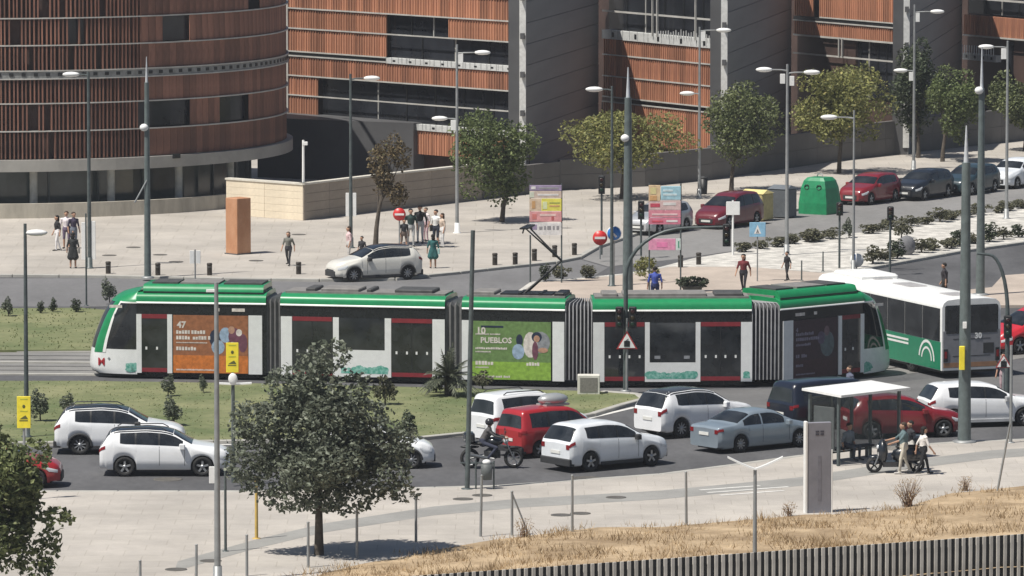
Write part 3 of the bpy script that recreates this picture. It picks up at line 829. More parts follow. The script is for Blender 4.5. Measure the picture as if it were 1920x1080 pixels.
s1, L1_, X1, b1 = section((-16.539, 0.939), (-9.451, 0.020), left_cab=True, fairing=True)
ORB, ORO = PR('brown', (.30, .12, .055)), PR('orange', (.55, .17, .035))
def p1(x0, x1):
    xa, xb = poster(s1, X1, x0, x1, ORB, ORO, pale, '47', .34, [(.56, 1.62, .22, .34, navy), (.60, 1.28, .26, .28, sky_), (.70, 1.75, .24, .30, sky_), (.82, 1.70, .24, .34, plum), (.78, 1.95, .13, .15, skin), (.93, 1.45, .18, .36, plum), (.88, 1.85, .12, .14, pale)])
    for z, ws, h in ((1.78, [.5, .45], .14), (1.56, [.55, .5, .1], .14), (1.42, [1.2], .04), (1.14, [.25, .4], .14), (.36, [.12, .3, .2, .3, .2, .3], .06)):
        bars(s1, lambda x: x, xa + .12, z, ws, h, pale)
cab_details(s1, L1_, X1, b1, p1)
# --- section 2
s2, L2_, X2, b2 = section((-8.931, -0.163), (-2.553, -1.438))
f2 = lambda px: (px - 525) / 310 * L2_
panel(b2, f2(527), f2(548)); door(s2, X2, f2(549), f2(623)); panel(b2, f2(625), f2(636)); panel(b2, f2(722), f2(734)); door(s2, X2, f2(735), f2(810)); panel(b2, f2(811), f2(834))
panel(b2, f2(636), f2(722), ZB, 1.28); b2(f2(637), f2(721), -.012, .03, 1.30, ZP - .02, GLASSD, 'window')
blobs(s2, X2, f2(640), f2(728), .42)
# --- section 3
s3, L3_, X3, b3 = section((-1.939, -1.619), (2.035, -2.340))
f3 = lambda px: (px - 865) / 195 * L3_
panel(b3, f3(866), f3(882)); panel(b3, f3(1036), f3(1058))
GRB, GRO = PR('olive', (.14, .23, .08)), PR('lime', (.24, .40, .06))
xa, xb = poster(s3, X3, f3(886), f3(1033), GRB, GRO, pale, '10', .36, [(.86, 1.72, .40, .42, grey_), (.74, 1.62, .28, .50, pale), (.60, 1.80, .13, .22, navy), (.585, 1.35, .24, .30, sky_), (.82, 1.92, .2, .2, navy), (.82, 1.86, .12, .13, skin), (.80, 1.40, .12, .36, plum), (.90, 1.42, .2, .10, skin)])
o = put('lettering', text_mesh('PUEBLOS', .30, pale, 'lettering', .008), s3, (xa + .92, -.018, 1.76)); o.rotation_euler = (R(90), 0, 0)
for z, ws, h in ((1.98, [.3, .2, .4], .05), (1.42, [.35, .8], .08), (1.30, [.6], .05), (.82, [.25, .35], .15), (.70, [.5], .05), (.34, [.2, .12, .3, .25, .2], .08)):
    bars(s3, lambda x: x, xa + .12, z, ws, h, pale)
bars(s3, lambda x: x, xa + 2.1, .82, [.5], .13, pale)
b3(f3(902), f3(944), -.022, -.016, 2.26, 2.33, navy, 'poster_strip')
# pantograph on the middle section
pg = MB()
for y in (.85, 1.55):
    pg.tube([(2.3, y, ZG + .15), (3.68, 1.2, 4.75)], [.05, .04]); pg.tube([(3.68, 1.2, 4.75), (2.32, y, 6.02)], [.045, .03])
for x in (2.1, 2.9): pg.box(x, x + .12, .55, 1.85, ZG + .08, ZG + .2)
pg.box(2.20, 2.50, .35, 2.05, 6.0, 6.06); pg.tube([(2.35, .2, 5.88), (2.35, .5, 6.05), (2.35, 1.9, 6.05), (2.35, 2.2, 5.88)], .03)
pg.box(1.4, 3.4, .6, 1.8, ZG + .10, ZG + .16)
pg.build('pantograph', BLACK, s3)
# --- section 4
s4, L4_, X4, b4 = section((3.050, -2.519), (9.158, -2.340))
f4 = lambda px: (px - 1110) / 300 * L4_
panel(b4, f4(1112), f4(1133)); door(s4, X4, f4(1134), f4(1208)); panel(b4, f4(1209), f4(1218)); panel(b4, f4(1304), f4(1313)); door(s4, X4, f4(1314), f4(1388)); panel(b4, f4(1389), f4(1410))
panel(b4, f4(1218), f4(1304), ZB, .98); b4(f4(1219), f4(1303), -.012, .03, 1.0, ZP - .02, GLASSD, 'window')
for px in (1232, 1287): b4(f4(px) - .10, f4(px) + .12, -.016, -.010, 1.12, 1.24, grey_, 'window_sticker')
blobs(s4, X4, f4(1212), f4(1304), .40, 10); blobs(s4, X4, f4(1393), f4(1406), .42, 1)
# --- section 5: right cab, in the bend
s5, L5_, X5, b5 = section((10.223, -2.160), (15.133, 2.238), right_cab=True, fairing=True)
MRB, MRO = PR('maroon', (.040, .018, .028)), PR('deep maroon', (.045, .016, .024))
DIM = PR('dim lettering', (.22, .20, .26))
def p5(x0, x1):
    xa, xb = poster(s5, X5, x0, x1, MRB, MRO, DIM, '4', .2, [(.76, 1.5, .38, .5, PR('faded green', (.10, .13, .14))), (.75, 2.0, .14, .2, PR('rose', (.16, .10, .12))), (.62, 1.75, .2, .25, PR('violet', (.10, .08, .13)))])
    for z, ws, h in ((1.9, [.9], .12), (1.7, [.6, .5], .12), (1.5, [.8], .10), (1.05, [.2, .3], .13), (.7, [.4], .1), (.38, [.5, .2, .2], .06)):
        bars(s5, lambda x: x, xa + .12, z, ws, h, DIM)
cab_details(s5, L5_, X5, b5, p5)
# --- roof gear on the three middle sections
for s_, L_, its in ((s2, L2_, ((.9, 1.3, TDARK), (1.5, 3.0, TROOF), (3.3, 3.5, TDARK), (4.4, 5.9, TDARK))), (s3, L3_, ((.3, 1.2, TROOF), (3.5, 3.9, BLACK))), (s4, L4_, ((.4, 1.0, TROOF), (1.2, 4.4, TROOF), (4.7, 5.8, TDARK)))):
    for x0, x1, mt in its:
        MB().bbox(x0, x1, .55, 1.9, ZG + .08, ZG + .22, .03).build('roof_unit', mt, s_)
# --- bellows between the sections
def bellows(sa, La, sb, n, m0, m1):
    ma = Matrix.Translation(sa.location) @ Matrix.Rotation(sa.rotation_euler.z, 4, 'Z'); mb = Matrix.Translation(sb.location) @ Matrix.Rotation(sb.rotation_euler.z, 4, 'Z')
    A = [ma @ Vector((La, y, 0)) for y in (.05, TW - .05)]; B = [mb @ Vector((0, y, 0)) for y in (.05, TW - .05)]
    q = MB()
    K = n * 2 + 1
    def ring_(i):
        k = i / (K - 1); inn = .12 if i % 2 else 0.0
        p0, p1 = A[0].lerp(B[0], k), A[1].lerp(B[1], k); d = (p1 - p0).normalized()
        p0 = p0 + d * inn; p1 = p1 - d * inn; z1 = ZK + .25 - inn
        return [(p0.x, p0.y, ZB + .05), (p0.x, p0.y, z1 - .1), (p0.x + d.x * .15, p0.y + d.y * .15, z1), (p1.x - d.x * .15, p1.y - d.y * .15, z1), (p1.x, p1.y, z1 - .1), (p1.x, p1.y, ZB + .05)]
    rings = [ring_(i) for i in range(K)]
    vv = [p for r_ in rings for p in r_]
    q.add(vv, [[i * 6 + j, i * 6 + (j + 1) % 6, (i + 1) * 6 + (j + 1) % 6, (i + 1) * 6 + j] for i in range(K - 1) for j in range(6)], 0)
    o = q.build('bellows', m0, tram)
    if m1:
        for i in range(0, K, 2):
            r_ = rings[i]; MB().tube([(p[0], p[1], p[2]) for p in r_], .022, 5).build('rib', m1, o)
bellows(s1, L1_, s2, 3, mat('bellows grey', (.13, .13, .13), .6), None)
bellows(s2, L2_, s3, 3, mat('bellows grey', (.13, .13, .13), .6), None)
bellows(s3, L3_, s4, 7, BELL, BELLT)
bellows(s4, L4_, s5, 7, BELL, BELLT)

# ---------------------------------------------------------------- cars: one lofted body per kind
def lerp_tab(tab, x):
    if x <= tab[0][0]: return tab[0][1]
    for (x0, y0), (x1, y1) in zip(tab, tab[1:]):
        if x <= x1:
            return y0 + (y1 - y0) * (x - x0) / max(1e-6, x1 - x0)
    return tab[-1][1]

def smooth_tab(tab, r=0.05):
    """round the corners of a profile"""
    out = [tab[0]]
    for i in range(1, len(tab) - 1):
        (x0, y0), (x1, y1), (x2, y2) = tab[i - 1], tab[i], tab[i + 1]
        k0 = min(.4, r / max(1e-3, math.hypot(x1 - x0, y1 - y0))); k1 = min(.4, r / max(1e-3, math.hypot(x2 - x1, y2 - y1)))
        a = (x1 + (x0 - x1) * k0, y1 + (y0 - y1) * k0); b = (x1 + (x2 - x1) * k1, y1 + (y2 - y1) * k1)
        out += [a, ((a[0] + b[0]) / 4 + x1 / 2, (a[1] + b[1]) / 4 + y1 / 2), b]
    return out + [tab[-1]]

# kind: L, W, wheel radius, rear axle, front axle (from the tail), ground clearance, profile of top, belt line, side glass spans, windscreen, rear glass
KINDS = {
 'suv': dict(L=4.42, W=1.84, wr=.345, ra=.86, fa=3.50, gc=.22,
    top=[(0, .98), (.05, 1.05), (.30, 1.50), (.55, 1.61), (1.6, 1.66), (2.2, 1.61), (2.55, 1.51), (3.16, 1.13), (3.45, 1.08), (4.05, .99), (4.32, .86), (4.42, .66)],
    belt=[(0, 1.0), (.42, 1.20), (.85, 1.11), (3.1, 1.02), (4.42, .66)], glass=[(.70, 1.20), (1.26, 2.0), (2.06, 2.84)], ws=(2.52, 3.14), rw=(.06, .36)),
 'compact': dict(L=4.15, W=1.78, wr=.315, ra=.74, fa=3.34, gc=.18,
    top=[(0, .92), (.05, 1.0), (.28, 1.36), (.50, 1.47), (1.5, 1.52), (2.05, 1.47), (2.38, 1.36), (2.98, 1.03), (3.25, .985), (3.82, .89), (4.08, .75), (4.15, .58)],
    belt=[(0, .95), (.4, 1.08), (.8, 1.01), (2.95, .94), (4.15, .58)], glass=[(.60, 1.0), (1.06, 1.78), (1.84, 2.66)], ws=(2.36, 2.95), rw=(.06, .34)),
 'sedan': dict(L=4.60, W=1.77, wr=.31, ra=.98, fa=3.68, gc=.16,
    top=[(0, .86), (.04, .93), (.25, .97), (.78, 1.0), (1.05, 1.16), (1.5, 1.36), (1.75, 1.405), (2.4, 1.415), (2.75, 1.35), (3.45, .99), (3.7, .94), (4.35, .80), (4.55, .66), (4.60, .52)],
    belt=[(0, .88), (.8, .93), (3.3, .90), (4.60, .52)], glass=[(1.12, 1.92), (1.99, 2.98)], ws=(2.78, 3.42), rw=(.86, 1.46)),
 'van': dict(L=4.38, W=1.81, wr=.315, ra=.78, fa=3.48, gc=.18,
    top=[(0, 1.02), (.03, 1.10), (.14, 1.66), (.26, 1.78), (1.4, 1.83), (2.3, 1.79), (2.6, 1.68), (3.28, 1.13), (3.5, 1.05), (4.1, .90), (4.32, .74), (4.38, .55)],
    belt=[(0, 1.04), (.6, 1.12), (3.1, 1.02), (4.38, .55)], glass=[(.42, 1.15), (1.24, 2.1), (2.18, 2.95)], ws=(2.62, 3.24), rw=(.035, .13)),
 'bigvan': dict(L=5.0, W=1.95, wr=.34, ra=.95, fa=3.95, gc=.20,
    top=[(0, 1.05), (.03, 1.12), (.13, 1.78), (.28, 1.92), (1.6, 1.97), (2.9, 1.93), (3.2, 1.82), (3.95, 1.22), (4.2, 1.13), (4.75, .98), (4.93, .80), (5.0, .55)],
    belt=[(0, 1.08), (.6, 1.18), (3.7, 1.1), (5.0, .55)], glass=[(.45, 1.4), (1.5, 2.5), (2.6, 3.5)], ws=(3.22, 3.9), rw=(.035, .12)),
 'mpv': dict(L=4.45, W=1.81, wr=.32, ra=.82, fa=3.54, gc=.18,
    top=[(0, .98), (.05, 1.06), (.25, 1.50), (.45, 1.62), (1.5, 1.68), (2.2, 1.63), (2.6, 1.48), (3.45, 1.03), (3.65, .97), (4.2, .84), (4.4, .68), (4.45, .52)],
    belt=[(0, 1.0), (.6, 1.05), (3.2, .96), (4.45, .52)], glass=[(.45, 1.1), (1.18, 2.0), (2.08, 3.0)], ws=(2.58, 3.38), rw=(.06, .30)),
}
TYRE_M, RIM_M = {}, {}
def wheel_meshes(r, style):
    if r not in TYRE_M:
        t = MB(); w = .105
        t.lathe([(r * .66, -w), (r * .93, -w), (r, -w * .75), (r, w * .75), (r * .93, w), (r * .66, w), (r * .62, w * .4), (r * .62, -w * .4), (r * .66, -w)], 24, 0, Matrix.Rotation(R(90), 4, 'X'))
        TYRE_M[r] = t.mesh('wheel', RUBBER)
    if (r, style) not in RIM_M:
        q = MB(); RX = Matrix.Rotation(R(90), 4, 'X')
        q.lathe([(r * .66, -.10), (r * .66, .10), (r * .60, .09), (r * .58, -.02), (.0, -.02)], 20, 0, RX)
        n = 5 if style == 0 else 9
        for s_ in (-1, 1):
            for k in range(n):
                a = 2 * math.pi * k / n
                M = Matrix.Rotation(a, 4, 'Y')
                q.box(-.035 if style == 0 else -.02, .035 if style == 0 else .02, *((.055, .085) if s_ > 0 else (-.085, -.055)), .02, r * .61, 1, M)
        q.lathe([(.07, -.09), (.07, .09), (0, .095)], 10, 1, RX)
        q.lathe([(.07, .09), (.07, -.09), (0, -.095)], 10, 1, RX)
        RIM_M[(r, style)] = q.mesh('rim', [mat('wheel well dark', (.03, .03, .032), .5), CHROME])
    return TYRE_M[r], RIM_M[(r, style)]

PAINTS = {}
def paint(n, c, metal=0.0):
    if n not in PAINTS: PAINTS[n] = mat('car paint ' + n, c, 0.32, metal, var=0.04, scale=2, coat=0.7)
    return PAINTS[n]
LIGHTR = mat('tail light', (0.20, 0.012, 0.015), 0.2, var=0.2); LIGHTW = mat('head light', (0.62, 0.64, 0.66), 0.12, var=0.1)
PLATE = mat('number plate', (0.7, 0.7, 0.66), 0.5, var=0.05); PLAST = mat('grey bumper plastic', (0.03, 0.031, 0.033), 0.7, var=0.1)

def car(label, kind, col, pos, heading, rim=0, scale=(1, 1, 1), roof=None, rails=None, trim=None, group=None, cat='car', name='car', glass=None, arches=False, blank=False, pillars=True):
    """pos is the ground point midway between the axles; the nose points along heading (degrees, 0 = +X)"""
    k = KINDS[kind]; L, W = k['L'], k['W']; hwid = W / 2
    top, belt = smooth_tab(k['top'], .10), k['belt']
    mid = (k['ra'] + k['fa']) / 2
    root = thing(name, label, cat, (pos[0], pos[1], 0.008), R(heading), group)
    root.scale = scale
    aR = k['wr'] * 1.16
    plan = smooth_tab([(0, .86), (.12, .95), (.5, 1.0), (L - 1.0, 1.0), (L - .45, .955), (L - .15, .82), (L, .60)], .1)
    def zb(x):
        z = k['gc'] + (.05 if x > L - .35 or x < .25 else 0)
        for xc in (k['ra'], k['fa']):
            d = abs(x - xc)
            if d < aR: z = max(z, k['wr'] * .95 + math.sqrt(aR * aR - d * d))
        return z
    def sec(x):
        zt = lerp_tab(top, x); zl = min(lerp_tab(belt, x), zt - .03); b_ = zb(x); w = hwid * lerp_tab(plan, x)
        b_ = min(b_, zl - .08); rise = zt - zl
        c = max(0, min(1, rise / .5)); wr_ = w * (.955 - .225 * c); e = min(1, rise / .3)
        return [(0, b_), (w * .88, b_), (w * .975, b_ + (zl - b_) * .06), (w, b_ + (zl - b_) * .42), (w * .99, b_ + (zl - b_) * .72), (w * .982, b_ + (zl - b_) * .90), (w * .955, zl),
                ((w * .955 + wr_) / 2 + .012 * c, zl + rise * .5), (wr_, zt - .085 * e - rise * .04), (wr_ * .94, zt - .032 * e), (wr_ * .72, zt - .004), (0, zt + .014)]
    NK = 12
    def surf(x, t):
        p = sec(x); i = min(int(t), NK - 2); f_ = t - i
        y = p[i][0] + (p[i + 1][0] - p[i][0]) * f_; z = p[i][1] + (p[i + 1][1] - p[i][1]) * f_
        return Vector((x - mid, y, z))
    xs = set()
    for q, _ in top: xs.add(round(q, 4))
    for q, _ in plan: xs.add(round(q, 4))
    for xc in (k['ra'], k['fa']):
        for i in range(-8, 9): xs.add(round(xc + aR * math.sin(i / 8 * math.pi / 2) * .9999, 4))
        xs.add(round(xc - aR - .002, 4)); xs.add(round(xc + aR + .002, 4))
    for i in range(1, 30): xs.add(round(L * i / 30, 4))
    xs = sorted(x for x in xs if 0 <= x <= L)
    m = MB(); vv = []
    for x in xs:
        h_ = [surf(x, t) for t in range(NK)]
        vv += h_ + [Vector((p.x, -p.y, p.z)) for p in h_[-2:0:-1]]
    n = 2 * NK - 2
    m.add(vv, [[i * n + j, i * n + (j + 1) % n, (i + 1) * n + (j + 1) % n, (i + 1) * n + j] for i in range(len(xs) - 1) for j in range(n)], 0, True)
    # tail and nose closing faces keep their own vertices so the edges stay crisp
    m.add(vv[:n], [list(range(n))]); m.add(vv[-n:], [list(range(n))])
    body = m.build('body', col, root)
    def patch(x0, x1, t0, t1, mt, name, parent=body, nx=6, nt=4, off=.006, both=True):
        for sgn in ((1, -1) if both else (1,)):
            q = MB(); pv = []
            for i in range(nx + 1):
                for j in range(nt + 1):
                    x = x0 + (x1 - x0) * i / nx; t = t0 + (t1 - t0) * j / nt
                    p = surf(x, t); dx = surf(min(L, x + .01), t) - surf(max(0, x - .01), t); dt = surf(x, min(NK - 1.001, t + .02)) - surf(x, max(0, t - .02))
                    nn = dx.cross(dt)
                    if nn.length < 1e-9: nn = Vector((0, 1, 0))
                    nn.normalize()
                    if nn.dot(p - Vector((p.x, 0, .7))) < 0: nn = -nn
                    p = p + nn * off
                    pv.append(Vector((p.x, p.y * sgn, p.z)))
            q.add(pv, [[i * (nt + 1) + j, i * (nt + 1) + j + 1, (i + 1) * (nt + 1) + j + 1, (i + 1) * (nt + 1) + j] for i in range(nx) for j in range(nt)], 0, True)
            q.build(name, mt, parent)
    def wrap(x0, x1, t0, mt, name, nx=8, nt=12, off=.006):
        """patch across the car's width (windscreen, rear glass, roof)"""
        q = MB(); pv = []
        for i in range(nx + 1):
            for j in range(nt + 1):
                x = x0 + (x1 - x0) * i / nx; s_ = -1 + 2 * j / nt
                t = NK - 1 - abs(s_) * (NK - 1 - t0)
                p = surf(x, min(t, NK - 1)); dx = surf(min(L, x + .01), t) - surf(max(0, x - .01), t)
                nn = Vector((-dx.z, 0, dx.x)).normalized()
                p = p + nn * off
                pv.append(Vector((p.x, p.y * (1 if s_ >= 0 else -1), p.z)))
        q.add(pv, [[i * (nt + 1) + j, i * (nt + 1) + j + 1, (i + 1) * (nt + 1) + j + 1, (i + 1) * (nt + 1) + j] for i in range(nx) for j in range(nt)], 0, True)
        return q.build(name, mt, body)
    G = glass or GLASSD
    spans = k['glass'] if not blank else k['glass'][-1:]
    for g0, g1 in spans: patch(g0, g1, 6.12, 7.93, G, 'side_window')
    if pillars:
        for (a0, a1), (b0, b1) in zip(spans, spans[1:]): patch(a1 - .004, b0 + .004, 6.12, 7.93, BLACK, 'pillar', nx=1, off=.004)
    wrap(k['ws'][0], k['ws'][1], 8.6, G, 'windscreen')
    wrap(k['rw'][0], k['rw'][1], 8.6, G, 'rear_window')
    if roof: wrap(k['rw'][1] + .02, k['ws'][0] - .02, 8.15, roof, 'roof_panel', 16)
    # lights, bumpers, plates
    patch(L - .52, L - .10, 4.1, 5.9, LIGHTW, 'head_light', off=.008)
    patch(.004, .20, 4.7, 5.8, LIGHTR, 'tail_light', off=.010)
    wt = hwid * .86
    for s_ in (-1, 1):
        MB().bbox(-.015 - mid, .01 - mid, *sorted((s_ * wt * .76, s_ * wt * .985)), .80 * lerp_tab(belt, 0), .96 * lerp_tab(belt, 0), .006).build('tail_light', LIGHTR, body)
    if trim:
        MB().bbox(-.05 - mid, .2 - mid, -wt * 1.04, wt * 1.04, k['gc'] + .02, k['gc'] + .26, .03).build('rear_bumper', trim, body)
        for s_ in (-1, 1):
            MB().bbox(L - .14 - mid, L + .03 - mid, -wt * .72, wt * .72, k['gc'] + .03, k['gc'] + .30, .03).build('front_bumper', trim, body) if s_ > 0 else None
            MB().bbox(k['ra'] + aR - mid, k['fa'] - aR - mid, *sorted((s_ * (hwid - .03), s_ * (hwid + .012))), k['gc'] - .02, k['gc'] + .10, .01).build('sill', trim, body)
    MB().box(-.022 - mid, -.004 - mid, -.26, .26, .62, .73).build('number_plate', PLATE, body)
    MB().bbox(L - .03 - mid, L + .012 - mid, -.40, .40, k['gc'] + .12, .52, .01).build('grille', PLAST, body)
    MB().box(L + .010 - mid, L + .018 - mid, -.26, .26, .36, .46).build('number_plate', PLATE, body)
    for s_ in (-1, 1):
        MB().bbox(k['ws'][1] - .42 - mid, k['ws'][1] - .22 - mid, *sorted((s_ * (hwid - .02), s_ * (hwid + .17))), .96 * lerp_tab(belt, 3.0), 1.14 * lerp_tab(belt, 3.0), .03).build('mirror', col if not trim else trim, body)
        if rails:
            z_ = lerp_tab(top, 1.4)
            MB().tube([(.55 - mid, s_ * hwid * .66, z_ - .04), (.7 - mid, s_ * hwid * .66, z_ + .045), (2.1 - mid, s_ * hwid * .66, z_ + .035), (2.3 - mid, s_ * hwid * .66, z_ - .07)], .02).build('roof_rail', rails, body)
    if trim and arches:
        for xc in (k['ra'], k['fa']):
            for s_ in (-1, 1):
                q = MB(); pts = [(xc - mid + aR * 1.0 * math.cos(t), s_ * (hwid * lerp_tab(plan, xc + aR * math.cos(t)) + .004), k['wr'] * .95 + aR * math.sin(t)) for t in [math.pi * i / 14 for i in range(15)]]
                q.tube(pts, .045, 5); q.build('arch_trim', trim, body)
    # door shut lines and handles
    for x in [k['glass'][-1][0] - .03, k['ws'][1] - .25] + ([k['glass'][-2][0] - .06] if len(k['glass']) > 2 and k['glass'][-2][0] > k['ra'] + aR else []):
        patch(x, x + .014, 2.4, 6.0, BLACK, 'door_gap', nx=1, nt=6, off=.003)
    MB().box(.25 - mid, L - .3 - mid, -hwid * .72, hwid * .72, k['gc'] - .04, .62).build('underbody', BLACK, root)
    tm, rm = wheel_meshes(k['wr'], rim)
    for xc in (k['ra'], k['fa']):
        for s_ in (-1, 1):
            w_ = put('wheel', tm, root, (xc - mid, s_ * (hwid - .125), k['wr']))
            put('rim', rm, w_)
    return root

def on_wheels(rear, heading, kind, side=-1):
    """axle-midpoint from the ground point under the rear wheel nearest the camera"""
    k = KINDS[kind]; h = R(heading); d = Vector((math.cos(h), math.sin(h))); n_ = Vector((-d.y, d.x))
    p = Vector(rear) + d * (k['fa'] - k['ra']) / 2 - n_ * side * (k['W'] / 2 - .05)
    return (p.x, p.y)

CW = paint('white', (0.82, 0.83, 0.84)); CW2 = paint('pearl white', (0.74, 0.77, 0.80))
CRED = paint('red', (0.36, 0.018, 0.022)); CDRED = paint('dark red', (0.20, 0.012, 0.018)); CNAVY = paint('navy', (0.008, 0.011, 0.022)); CBLK = paint('black', (0.010, 0.013, 0.018))
CBLUE = paint('ice blue', (0.29, 0.35, 0.40), 0.35); CSIL = paint('silver', (0.5, 0.51, 0.52), 0.4); CMAR = paint('maroon', (0.13, 0.012, 0.02)); CTEAL = paint('dark teal', (0.02, 0.04, 0.05))

car('white SUV with black roof queueing beside the lawn', 'suv', CW, on_wheels((-15.053, -23.076), 1.5, 'suv'), 1.5, 1, (1.03, 1.01, 1.0), roof=CBLK, trim=PLAST, arches=True, rails=CBLK)
car('white SUV with roof rails in the lane next to the pale pavement', 'suv', CW, on_wheels((-13.164, -29.087), 0.5, 'suv'), 0.5, 0, (1.0, .98, .97), rails=PLAST, roof=CBLK)
car('red car half hidden behind the leafy branches at the pavement', 'compact', CRED, ((-15.945, -32.183)[0] - 1.3, (-15.945, -32.183)[1] + .8), 0, 0, trim=PLAST)
car('white car with dark bumper mostly hidden behind the round tree', 'compact', CW, ((-4.794, -27.071)[0], (-4.794, -27.071)[1] + .85), 3, 1, trim=PLAST, arches=True)
car('white panel van with roof rails standing beside the lawn kerb', 'van', CW, on_wheels((0.038, -20.485), 36, 'van'), 36, 0, rails=PLAST, blank=False)
car('red van-like car carrying a silver roof box', 'van', CRED, on_wheels((0.965, -23.976), 37, 'van'), 37, 0, (.97, .97, .93), trim=PLAST)
car('white SUV with dark bumper nearest the pavement, beside the red car', 'suv', CW2, on_wheels((2.699, -27.795), 37, 'suv'), 37, 0, (1.0, 1.0, 1.0), trim=PLAST)
car('white SUV with panoramic roof ahead of the white panel van', 'suv', CW, on_wheels((6.050, -18.306), 37, 'suv'), 37, 1, (1.0, 1.0, 1.03), roof=mat('glass roof', (.04, .042, .045), .15), arches=False)
car('old ice blue saloon car with black side strips', 'sedan', CBLUE, on_wheels((8.014, -22.471), 38, 'sedan'), 38, 1, pillars=False)
car('dark navy van standing in front of the maroon tram poster', 'bigvan', CNAVY, on_wheels((10.950, -16.085), 32, 'bigvan'), 32, 0, (1, 1, .9), cat='van', name='van')
car('dark red car seen through the bus shelter glass', 'compact', CDRED, ((13.946, -18.306)[0], (13.946, -18.306)[1] + .8), 12, 0, (1.02, 1, 1))
car('white crossover with black window band beyond the tall grey mast', 'suv', CW, on_wheels((16.000, -15.281), 14, 'suv'), 14, 1, (1.03, 1.0, .96), trim=mat('pale sill', (.4, .41, .42), .5))
car('two-tone white crossover with black roof driving past the plaza kerb', 'compact', paint('cream white', (.70, .68, .62)), ((-6.199, 39.785)[0], (-6.199, 39.785)[1] + .75), 204, 1, (1.0, 1.0, 1.03), roof=CBLK, trim=PLAST, arches=True)
car('bright red car with white bumper beside the bus', 'mpv', paint('bright red', (.52, .02, .03)), ((20.950, 8.745)[0], (20.950, 8.745)[1] + 2.0), 214, 0, (1, 1, 1.08), trim=PLAST)
STH = 238
for lab, kd, cl, uv, dh, gl in (
    ('silver white car parked behind the second advert signpost', 'compact', CSIL, (7.113, 64.144), 0, None),
    ('maroon people carrier parked beside the yellow bin', 'mpv', CMAR, (10.619, 67.668), 0, None),
    ('red hatchback parked next to the green bottle bank', 'compact', CDRED, (18.282, 81.300), 0, None),
    ('black car parked behind the red hatchback', 'compact', CBLK, (21.177, 83.906), 0, None),
    ('dark teal car parked behind the black car', 'compact', CTEAL, (23.833, 87.222), 0, None),
    ('silver white car parked last in the street row', 'compact', CW2, (26.513, 91.290), 0, None)):
    car(lab, kd, cl, uv, STH + dh, 0, (.98, .98, 1.0), group='cars parked along the side street')
# roof box lying on the red car
rbx = Vector(on_wheels((0.965, -23.976), 37, 'van'))
q = MB(); q.ball((0, 0, .2), (.62, .36, .22), 16, 8); q.box(-.5, .5, -.3, .3, -.01, .06)
tag(q.build('roof_box', paint('box silver', (.42, .43, .43), .3), None, (rbx.x - .1, rbx.y - .05, 1.70), R(37)), 'rounded silver roof box strapped on the red car', 'roof box')

# ---------------------------------------------------------------- the bus
BG = mat('bus green', (0.008, 0.20, 0.10), 0.35, var=0.06, coat=0.3); BGREY = mat('bus grey', (0.20, 0.20, 0.215), 0.5, var=0.08)
bx_, by_, bh = 17.75, 0.95, 111.7
bus = thing('bus', 'white roofed green bus with grey rear driving away beside the tram', 'bus', (bx_, by_, 0.01), R(bh))
BL, BW, BH = 11.6, 2.5, 3.08
m = MB(); prof = [(-BW / 2, .32), (-BW / 2, 2.75), (-BW / 2 + .06, 2.92), (-BW / 2 + .22, 3.04), (-.6, BH), (.6, BH), (BW / 2 - .22, 3.04), (BW / 2 - .06, 2.92), (BW / 2, 2.75), (BW / 2, .32)]
vv = [(x, y, z) for x in (0, BL) for y, z in prof]; n = len(prof)
m.add(vv, [[i, i + 1, n + i + 1, n + i] for i in range(n - 1)], 0, True); m.add(vv, [list(range(n)), list(range(n, 2 * n)), [0, n - 1, 2 * n - 1, n]])
bb = m.build('body', WHITE, bus)
for s_ in (1, -1):
    y0, y1 = sorted((s_ * (BW / 2 + .001), s_ * (BW / 2 + .012)))
    MB().box(.12, BL - .1, y0, y1, .34, 1.42).build('side_panel', BG, bb)
    for k in range(7):
        MB().box(.18 + k * 1.6, .18 + k * 1.6 + 1.56, y0, y1 + (.004 if s_ > 0 else 0), 1.44, 2.72).build('side_window', GLASSD, bb)
    yy = s_ * (BW / 2 + .02)
    # sweeping white swoosh and stripes on the flank
    for r0, r1 in ((.62, .72), (.40, .48)):
        pts = [(1.35 + r * math.cos(t), yy, .62 + r * 1.1 * math.sin(t)) for r, rng in ((r0, range(13)), (r1, range(12, -1, -1))) for t in [math.pi * (.05 + .95 * i / 12) for i in rng]]
        MB().add(pts, [list(range(len(pts)))]).build('swoosh', WHITE, bb)
    for z in (1.05, 1.2): MB().box(3.0, 5.0, min(yy, yy - .004), max(yy, yy - .004), z, z + .08).build('stripe', WHITE, bb)
    for xw in (2.9, 8.9):
        tm, rm = wheel_meshes(.48, 1); w_ = put('wheel', tm, bus, (xw, s_ * (BW / 2 - .14), .48)); put('rim', rm, w_)
MB().bbox(-.03, .02, -BW / 2 + .03, BW / 2 - .03, .42, 1.86, .02).build('rear_panel', BGREY, bb)
MB().bbox(-.04, .02, -BW / 2 + .12, BW / 2 - .12, 1.75, 2.84, .05).build('rear_window', GLASSD, bb)
MB().box(-.04, .0, -BW / 2 + .05, BW / 2 - .05, .44, .62).build('bumper_strip', mat('dull orange', (.28, .15, .08), .6), bb)
for s_ in (-1, 1):
    MB().bbox(-.06, .02, *sorted((s_ * 1.02, s_ * 1.20)), .66, 1.16, .01).build('tail_light', BLACK, bb)
    MB().bbox(-.07, -.05, *sorted((s_ * 1.06, s_ * 1.16)), .80, 1.06, .004).build('tail_lamp', LIGHTR, bb)
MB().box(-.038, -.028, -.95, -.50, .95, 1.35).build('engine_grille', PLAST, bb)
for z in (1.52, .86): MB().box(-.036, -.029, -.8, .8, z, z + .02).build('panel_seam', BLACK, bb)
